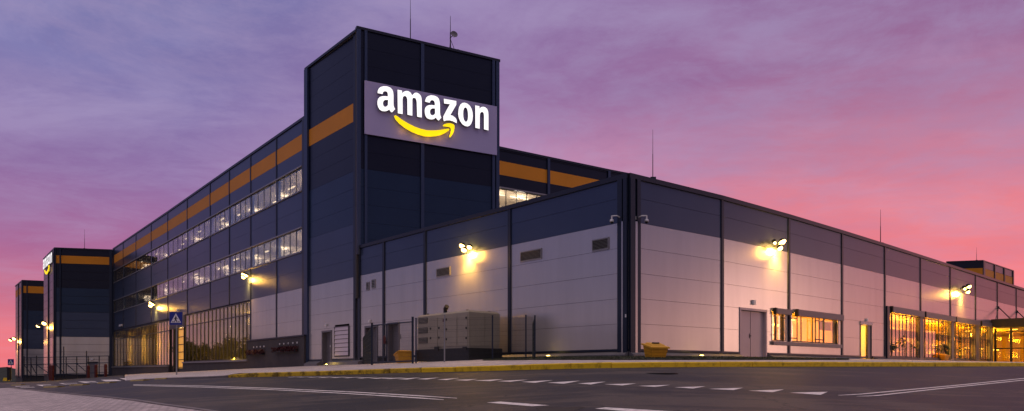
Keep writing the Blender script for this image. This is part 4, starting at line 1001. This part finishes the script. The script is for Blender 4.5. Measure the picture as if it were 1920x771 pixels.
for l0, l1 in ((2.62, 3.30), (1.95, 2.55), (.95, 1.9), (.08, .88)):
    mb = MB(); gbox(mb, l0, l1, -.022, -.003, zm+.12, zt-.22); pnl = mb.build('door_panel', M_beige, gn)
    for z in (1.65, 2.15) if l0 > 1.9 else (1.55, 2.05, 2.55):
        h = MB(); l = (l1-.08) if l0 != .08 else l0+.10; gbox(h, l-.05, l+.03, -.05, -.023, EZ+z, EZ+z+.10); h.build('latch', M_dark, pnl)
mb = MB(); gbox(mb, 2.0, 2.12, -.03, -.024, EZ+2.5, EZ+2.65); mb.build('warning_sticker', M_red, gn)
mb = MB(); gbox(mb, WW*0+.0, .0+.001, .1, .1, 0, 0) if False else None
mb = MB()
for w0, w1 in ((.08, .95), (1.02, 1.92)): mb.hexa([gp(-.022,w0,zm+.1),gp(-.003,w0,zm+.1),gp(-.003,w1,zm+.1),gp(-.022,w1,zm+.1)], [gp(-.022,w0,zt-.2),gp(-.003,w0,zt-.2),gp(-.003,w1,zt-.2),gp(-.022,w1,zt-.2)])
mb.build('end_panel', M_beige, gn)
mb = MB(); q = gp(2.35, .3, zt); mb.tube(q, q+Vector((0,0,.22)), .10, n=12); mb.tube(q+Vector((0,0,.2)), q+Vector((.10,-.16,.34)), .12, n=12); mb.build('exhaust', M_black, gn)
for l in (.5, 3.9):
    for w in (.3, 1.7): mb = MB(); q = gp(l, w, zt-.02); mb.tube(q, q+Vector((0,0,.08)), .06); mb.build('lifting_lug', M_dark, gn)
mb = MB(); gbox(mb, 2.4, 2.75, -.12, -.082, gz+.55, zm+.12); gbox(mb, .05, .35, -.12, -.082, zm-.1, zm+.05); mb.build('bracket', M_dark, gn)

# ------------------------------------------------------------------ mesh fence round it
fz = lambda p: GD(CX+F*p[0]/p[1], p[1], True).z
def fp(x, D): return Vector(((x-CX)/F*D, D))
line_pts = [fp(1003,29.9), fp(986,29.6), fp(923.4,29.8), fp(833.5,30.4), fp(780,31.3)]
fn = thing('mesh_fence', 'dark green welded mesh fence in front of the beige generator', 'fence', (line_pts[2].x, line_pts[2].y, fz(line_pts[2])))
def post(x, D, parent, ztop=2.36, r=.028, m=M_trim):
    p = fp(x, D); mb = MB(); z0 = fz(p)-.05; mb.box((p.x-r,p.y-r,z0), (2*r,0,0), (0,2*r,0), (0,0,EZ+ztop-z0)); mb.box((p.x-r-.01,p.y-r-.01,EZ+ztop), (2*r+.02,0,0), (0,2*r+.02,0), (0,0,.02)); return mb.build('post', m, parent)
for x, D in ((1003,29.9),(986,29.6),(923.4,29.8),(833.5,30.4),(780,31.3)): post(x, D, fn, 2.36 if x != 833.5 else 2.42, m=M_steel if x == 833.5 else M_trim)
MW = mat('fence_wire', (.05,.06,.06), .5, .4)
def mesh_panel(A, B, parent, zt=2.30, step=.055, th=.005):
    mb = MB(); L = (B-A).length; n = int(L/step); za, zb_ = fz(A)+.05, fz(B)+.05
    for i in range(1, n):
        p = A+(B-A)*i/n; z0 = za+(zb_-za)*i/n
        mb.box((p.x-th/2,p.y-th/2,z0), (th,0,0), (0,th,0), (0,0,EZ+zt-z0))
    for k in range(8):
        f_ = k/7
        for dd_ in ((0,) if k not in (0,2,5,7) else (0,.09)):
            z0 = za+.03+(EZ+zt-.12-za)*f_+dd_*.9; z1_ = zb_+.03+(EZ+zt-.12-zb_)*f_+dd_*.9
            d = (B-A).normalized(); nn = Vector((-d.y, d.x))*.004
            mb.hexa([(A.x,A.y,z0),(B.x,B.y,z1_),(B.x+nn.x*2,B.y+nn.y*2,z1_),(A.x+nn.x*2,A.y+nn.y*2,z0)], [(A.x,A.y,z0+th),(B.x,B.y,z1_+th),(B.x+nn.x*2,B.y+nn.y*2,z1_+th),(A.x+nn.x*2,A.y+nn.y*2,z0+th)])
    return mb.build('mesh_panel', MW, parent)
for A, B in zip(line_pts[:-1], line_pts[1:]): mesh_panel(A, B, fn)
A = line_pts[0]; B = WL.P(1012)+WL.N(1012)*.5; mesh_panel(A, B, fn)
gt = thing('fence_gate', 'mesh gate with dark frame left of the generator, before the grey doors', 'gate', (fp(735,33).x, 33, fz(fp(735,33))))
g0, g1 = fp(773.8,31.5), fp(697.5,34.2)
post(773.8, 31.5, gt, 2.42, .045); post(697.5, 34.2, gt, 2.34, .045); 
mesh_panel(g0, g1, gt, 2.18)
mb = MB(); z0, z1_ = fz(g0)+.12, fz(g1)+.12
mb.tube((g0.x,g0.y,EZ+2.22), (g1.x,g1.y,EZ+2.22), .03); mb.tube((g0.x,g0.y,z0), (g1.x,g1.y,z1_), .03); gm = g0+(g1-g0)*.62; mb.tube((gm.x,gm.y,z0), (gm.x,gm.y,EZ+2.22), .03); mb.build('gate_frame', M_trim, gt)
mb = MB(); mb.box((gm.x-.04,gm.y-.08,EZ+1.25), (.08,0,0), (0,.16,0), (0,0,.16)); mb.build('lock', M_dark, gt)
e_ = WL.P(690)+WL.N(690)*.4; mesh_panel(g1, e_, gt, 2.2)
ex = WL.pt(724.5, 1.75, .14); mb = MB(); mb.lathe(ex, [(.02,.55),(.05,.5),(.09,.42),(.09,.02),(.07,0)], 12)
tag(mb.build('fire_box', M_red), 'small red fire extinguisher on the annex wall between the grey doors', 'extinguisher')
ex = WL.pt(751.5, 2.0, .03); mb = MB(); mb.box(ex, (.12,.05,0), (0,.1,0), (0,0,.3)); tag(mb.build('switch_box', M_dark), 'small dark switch box on the wall right of the grey doors', 'switch box')

# ------------------------------------------------------------------ yellow grit bins
def bin_mesh(c, yaw, W_, Dp, H, label, grp='yellow grit bins along the building'):
    t = thing('grit_bin', label, 'grit bin', tuple(c), grp); ca, sa = math.cos(yaw), math.sin(yaw)
    def q(x, y, z): return Vector((c.x+x*ca-y*sa, c.y+x*sa+y*ca, c.z+z))
    mb = MB(); w, d = W_/2, Dp/2; hf, hb = H*.60, H*.86
    lv = [0, .3, .33, .62, .65, 1]
    ring = lambda f, e: [q(-w*(.78+.22*f)-e, -d*(.80+.2*f)-e, hf*f), q(w*(.78+.22*f)+e, -d*(.80+.2*f)-e, hf*f), q(w*(.78+.22*f)+e, d*(.85+.15*f)+e, hb*f), q(-w*(.78+.22*f)-e, d*(.85+.15*f)+e, hb*f)]
    for i, (a, b) in enumerate(zip(lv, lv[1:])): mb.hexa(ring(a, .0 if i % 2 == 0 else .018), ring(b, .0 if i % 2 == 0 else .018))
    for x in (-w*.5, w*.5): mb.hexa([q(x-.06,-d*.7,-.01),q(x+.06,-d*.7,-.01),q(x+.06,d*.7,-.01),q(x-.06,d*.7,-.01)], [q(x-.06,-d*.7,.03),q(x+.06,-d*.7,.03),q(x+.06,d*.7,.03),q(x-.06,d*.7,.03)])
    mb.build('tub', M_yellow, t)
    ld = MB(); e = .05
    A_ = [q(-w-e,-d-e,hf+.0), q(w+e,-d-e,hf+.0), q(w+e,d+e,hb+.01), q(-w-e,d+e,hb+.01)]
    ld.hexa(A_, [v+Vector((0,0,.05)) for v in A_])
    B_ = [q(-w*.9,-d*.75,hf+.08), q(w*.9,-d*.75,hf+.08), q(w*.9,d*.8,hb+.05), q(-w*.9,d*.8,hb+.05)]
    ld.hexa([v-Vector((0,0,.02)) for v in B_], [q(-w*.78,-d*.5,hf+.15), q(w*.78,-d*.5,hf+.15), q(w*.78,d*.62,hb+.09), q(-w*.78,d*.62,hb+.09)])
    lo_ = ld.build('lid', M_yellow, t)
    hd = MB(); hm = (hf+hb)/2+.13; hd.hexa([q(-.14,-.04,hm-.02),q(.14,-.04,hm-.02),q(.14,.03,hm-.01),q(-.14,.03,hm-.01)], [q(-.14,-.04,hm+.03),q(.14,-.04,hm+.03),q(.14,.03,hm+.03),q(-.14,.03,hm+.03)]); hd.build('handle', M_dark, lo_)
    return t
b1 = GP(1229, 671.5, True); bin_mesh(b1, R(22), .70, .56, .56, 'yellow grit bin on the grass beside the dark corner column')
b2 = fp(757, 37.5); b2 = Vector((b2.x, b2.y, fz(b2))); bin_mesh(b2, R(205), .85, .66, .68, 'yellow grit bin behind the fence gate, left of the generator')
b3 = GP(1766, 675.5, True); bin_mesh(b3, R(40), .95, .8, .62, 'yellow grit bin in front of the tall lobby windows')

# ------------------------------------------------------------------ crossing signs
def crossing_sign(x, ytop, ybot, D, w_px, label, pole_side=0.0):
    p = fp(x, D); z0 = EZ+(HY-ybot)/F*D; s = w_px*D/F; zt = EZ+(HY-ytop)/F*D
    t = thing('crossing_sign', label, 'road sign', (p.x, p.y, z0), 'blue crossing signs')
    MB().tube((p.x,p.y+.04,z0-.1), (p.x,p.y+.04,zt-s*.1), .032).build('pole', M_steel, t)
    x0, zc = p.x-s/2, zt-s
    MB().box((x0,p.y-.02,zc), (s,0,0), (0,.02,0), (0,0,s)).build('sign_plate', M_steel, t)
    def poly(pts, off, m, nm):
        f_ = MB(); P_ = [(x0+a*s, p.y-.02-off, zc+b*s) for a, b in pts]; Q_ = [(a, b+.003, c_) for a, b, c_ in P_]; f_.hexa(P_, Q_); return f_.build(nm, m, t)
    poly([(.01,.01),(.99,.01),(.99,.99),(.01,.99)], .005, M_blue_s, 'sign_face')
    poly([(.10,.17),(.90,.17),(.5,.90)], .010, M_white_s, 'triangle')
    K = M_black; o = .015
    f_ = MB()
    def st_(a, b, r, r2): 
        ax, az = a; bx, bz = b; d = Vector((bx-ax, bz-az)).normalized(); n_ = Vector((-d.y, d.x))
        P_ = [(ax+n_.x*r, az+n_.y*r),(bx+n_.x*r2, bz+n_.y*r2),(bx-n_.x*r2, bz-n_.y*r2),(ax-n_.x*r, az-n_.y*r)]
        A_ = [(x0+u*s, p.y-.02-o, zc+v*s) for u, v in P_]; f_.hexa(A_, [(a_, b_+.003, c_) for a_, b_, c_ in A_])
    st_((.50,.60),(.49,.42),.055,.045); st_((.50,.43),(.60,.20),.035,.025); st_((.48,.43),(.44,.32),.035,.028); st_((.44,.32),(.36,.20),.028,.022)
    st_((.47,.58),(.38,.44),.022,.018); st_((.53,.58),(.63,.46),.022,.018)
    A_ = [(x0+(.505+.042*math.cos(k*.628))*s, p.y-.02-o, zc+(.665+.048*math.sin(k*.628))*s) for k in range(10)]; f_.hexa(A_, [(a_, b_+.003, c_) for a_, b_, c_ in A_])
    f_.build('walking_figure', K, t)
    f_ = MB()
    for u in (.20,.66): 
        A_ = [(x0+a*s, p.y-.02-.0135, zc+b*s) for a, b in ((u,.22),(u+.14,.22),(u+.12,.27),(u+.02,.27))]; f_.hexa(A_, [(a_, b_+.002, c_) for a_, b_, c_ in A_])
    f_.build('crossing_stripe', K, t)
    return t
crossing_sign(330.3, 585, 698.5, 30.5, 24.5, 'blue and white pedestrian crossing sign on a pole by the hall windows')
crossing_sign(20.5, 673.5, 712, 66, 11.5, 'small distant blue crossing sign at the far left edge')

# ------------------------------------------------------------------ flower boxes on the dark plinth
def flowerbox(x0, x1, z, ndisc, label):
    c = WL.pt((x0+x1)/2, z, .31); t = thing('flower_box', label, 'flower box', tuple(c), 'red flower boxes on the dark wall')
    wbox(MB(), WL, x0, x1, z-.22, z, .305, .55).build('trough', M_dark, t)
    f_ = MB()
    for _ in range(420):
        x = random.uniform(x0-1, x1+1); p = WL.pt(x, z+random.uniform(-.18,.22), random.uniform(.30,.70)); a = Vector((random.uniform(-1,1),random.uniform(-1,1),random.uniform(-1,1))).normalized()*.075; b = a.orthogonal().normalized()*.06
        f_.quad(p-a, p+b, p+a, p-b)
    f_.build('flowers', M_flower, t)
    return t
flowerbox(474, 503, 1.62, 4, 'shorter wall trough of dark red flowers, left one on the dark plinth')
flowerbox(524, 566, 1.72, 5, 'longer wall trough of dark red flowers, right one on the dark plinth')
def discs(xs, z, label, grp):
    for x in xs:
        p = WL.pt(x, z, .303); N = WL.N(x); mb = MB(); mb.lathe(p, [(.075,0),(.075,.04),(.05,.06)], 12, (N.x, N.y, 0)); tag(mb.build('wall_disc', M_white), label, 'wall disc', grp)
discs((482.5,488.5,495,501.8), 2.10, 'small round white disc above the left red flower trough', 'white discs above the left flowers')
discs((531.5,539.5,548,556.5,564.5), 2.20, 'small round white disc above the right red flower trough', 'white discs above the right flowers')

# ------------------------------------------------------------------ yard fence, bollards far left
yf = thing('yard_fence', 'tall steel yard fence with diagonal braces before the left towers', 'fence', tuple(GP(120, 712)))
YD = 88.0
def yp(x, y, D=YD): return Vector(((x-CX)/F*D, D, EZ+(HY-y)/F*D))
for x, yt in ((45,668),(58,670),(68.5,667),(92,670),(104,668),(119.5,650),(124,669),(144,668),(162.3,658),(165.5,668),(186,667),(204,667)):
    gb_ = 714-(x-40)*.052; mb = MB(); mb.tube(yp(x, gb_), yp(x, yt), .06, n=6)
    mb.build('post', M_trim, yf)
mb = MB()
for ya, yb in ((671,667.5),(684,680.5),(703.5,698.5)): mb.tube(yp(42, ya), yp(205, yb), .045, n=5)
for xa, xb in ((45,58),(58,68),(68,92),(104,120),(124,143),(144,163)):
    mb.tube(yp(xa, 684-(xa-42)*.02), yp(xb, 702-(xb-42)*.03), .05, n=5)
mb.build('rail', M_trim, yf)
mb = MB()
for k in range(9): y = 673+k*3.4; mb.tube(yp(42, y), yp(205, y-3.5), .012, n=4)
for k in range(3): y = 662+k*2.6; mb.tube(yp(118, y+.5), yp(205, y-1.5), .014, n=4)
mb.build('wire', M_trim, yf)
def bollard(x, yt, yb, D, label, grp):
    b = yp(x, yb, D); h = (yb-yt)/F*D; mb = MB(); r = .17
    t = thing('bollard', label, 'bollard', tuple(b), grp)
    MB().lathe(b-Vector((0,0,.05)), [(r,0),(r,h*.93),(r*.85,h),(r*.4,h+.06)], 14).build('pipe', M_red, t)
    MB().lathe(b+Vector((0,0,h*.62)), [(r+.004,0),(r+.004,.09)], 14).build('band', mat('faded_band', (.14,.03,.03), .5), t)
bollard(165.5, 685, 709.3, 84, 'dark red bollard left of the grey tower door', 'red bollards in the yard')
bollard(179.8, 683.5, 708.3, 84, 'dark red bollard right of the grey tower door', 'red bollards in the yard')
bollard(198, 682.5, 706, 82, 'dark red bollard nearest the curtained hall window', 'red bollards in the yard')
bollard(94.3, 684, 712, 84, 'red and pale post left of the middle tower corner', 'red bollards in the yard')
bollard(98.3, 684.5, 713, 83, 'red post right at the middle tower corner', 'red bollards in the yard')
wbox(MB(), W2F, 165, 183, -1.1, 1.25, .01, .09).build('door', M_door, t2); wbox(MB(), W2F, 164, 184, 1.27, 1.45, .01, .14).build('door_frame', M_dark, t2)
mb = MB(); wbox(mb, W2F, 170.5, 175.5, 1.75, 1.98, .01, .2); tag(mb.build('bulkhead_light', M_white), 'small white wall light above the grey door of the middle tower', 'wall light', 'small white wall lights above doors')
mb = MB(); wbox(mb, WL, 226, 230, 6.9, 7.2, .01, .25); tag(mb.build('bulkhead_light', M_white), 'small white wall light over the left end of the curtained window', 'wall light', 'small white wall lights above doors')
mb = MB(); wbox(mb, WL, 334.2, 336.2, 7.1, 7.35, .01, .2); tag(mb.build('bulkhead_light', M_white), 'small white wall light above the crossing sign on the dark wall', 'wall light', 'small white wall lights above doors')
for x, yt, yb, w in ((15.5, 690, 713, 5), (5, 708.5, 714.5, 8)):
    b = yp(x, yb, 60); mb = MB(); ww = w/F*60; hh = (yb-yt)/F*60
    if w == 5: mb.abox(b.x-ww/2, b.x+ww/2, b.y, b.y+.2, b.z, b.z+hh); mb.abox(b.x-ww/2-.04, b.x+ww/2+.04, b.y-.04, b.y+.24, b.z+hh, b.z+hh+.06); tag(mb.build('gate_post', M_dark), 'dark square gate post at the far left edge', 'post')
    else: mb.hexa([b, b+Vector((ww,0,0)), b+Vector((ww,.4,0)), b+Vector((0,.4,0))], [b+Vector((.04,.05,hh)), b+Vector((ww-.04,.05,hh)), b+Vector((ww-.04,.35,hh)), b+Vector((.04,.35,hh))]); tag(mb.build('concrete_block', M_kerby), 'small yellow block on the ground at the far left edge', 'block')

# ------------------------------------------------------------------ indoor plants behind the lobby glass
def leafball(c, rx, rz, n, s, m, name, parent, seed=0):
    rnd = random.Random(seed); mb = MB()
    cl = [(Vector((rnd.gauss(0,.5), rnd.gauss(0,.5), rnd.uniform(-.9,.9)))) for _ in range(14)]
    for _ in range(n):
        k = rnd.choice(cl); v = k*.75+Vector((rnd.gauss(0,.22), rnd.gauss(0,.22), rnd.gauss(0,.18)))
        taper = 1-.35*abs(v.z)
        p = Vector(c)+Vector((v.x*rx*taper, v.y*rx*taper, v.z*rz)); a = Vector((rnd.uniform(-1,1),rnd.uniform(-1,1),rnd.uniform(-1,1))).normalized()*s; b = a.orthogonal().normalized()*s*.6
        mb.quad(p-a, p+b, p+a, p-b)
    return mb.build(name, m, parent)
for i, (x, h, o, lb) in enumerate(((1676, .7, -.5, 'low indoor plant at the left end of the leftmost lobby window'), (1712, .8, -.5, 'low indoor plant at the right end of the leftmost lobby window'), (1774, .9, -.5, 'broad indoor plant at the right end of the second lobby window'), (1694, 1.5, -.5, 'leafy indoor plant behind the leftmost lobby window'), (1754, 1.3, -.8, 'tall dark indoor plant behind the second lobby window'), (1738, .8, -1.0, 'low indoor plant at the left of the second lobby window'), (1812, .8, -.9, 'low indoor plant behind the third lobby window'))):
    c = WR.pt(x, 1.0, o); t = thing('indoor_plant', lb, 'plant', tuple(c), 'indoor plants behind the lobby glass')
    MB().lathe(c, [(.16,0),(.22,.35),(.20,.36)], 12).build('pot', M_dark, t); MB().tube(c+Vector((0,0,.3)), c+Vector((0,0,h*.7)), .03).build('stem', M_bark, t)
    leafball(c+Vector((0,0,.3+h*.5)), .7, h*.6, 320, .12, M_leaf, 'foliage', t, i)
# trees across the road, out of the picture on the left: they show in the hall windows
def tree(x, y, h, seed, label):
    rnd = random.Random(seed); t = thing('tree', label, 'tree', (x, y, -1.4), 'trees across the road')
    mb = MB(); mb.tube((x,y,-1.6), (x+.2,y,h*.45), .22, .14, 9)
    for _ in range(9):
        a = rnd.uniform(0,6.3); z = h*rnd.uniform(.25,.6); mb.tube((x+.1,y,z), (x+math.cos(a)*h*.2, y+math.sin(a)*h*.2, z+h*.25), .07, .02, 6)
    mb.build('trunk', M_bark, t); leafball((x,y,h*.62), h*.42, h*.40, 2600, .20, M_leaf, 'crown', t, seed)
for i, (x, y, h) in enumerate(((-80,98,5.5),(-90,103,8),(-92,112,6.5),(-103,117,8.5),(-97,120,7),(-102,127,8))):
    tree(x, y, h, i+5, ['small round', 'tall broad', 'low bushy', 'tall slender', 'young thin', 'large old'][i]+' tree across the road, seen only as a reflection in the hall windows')
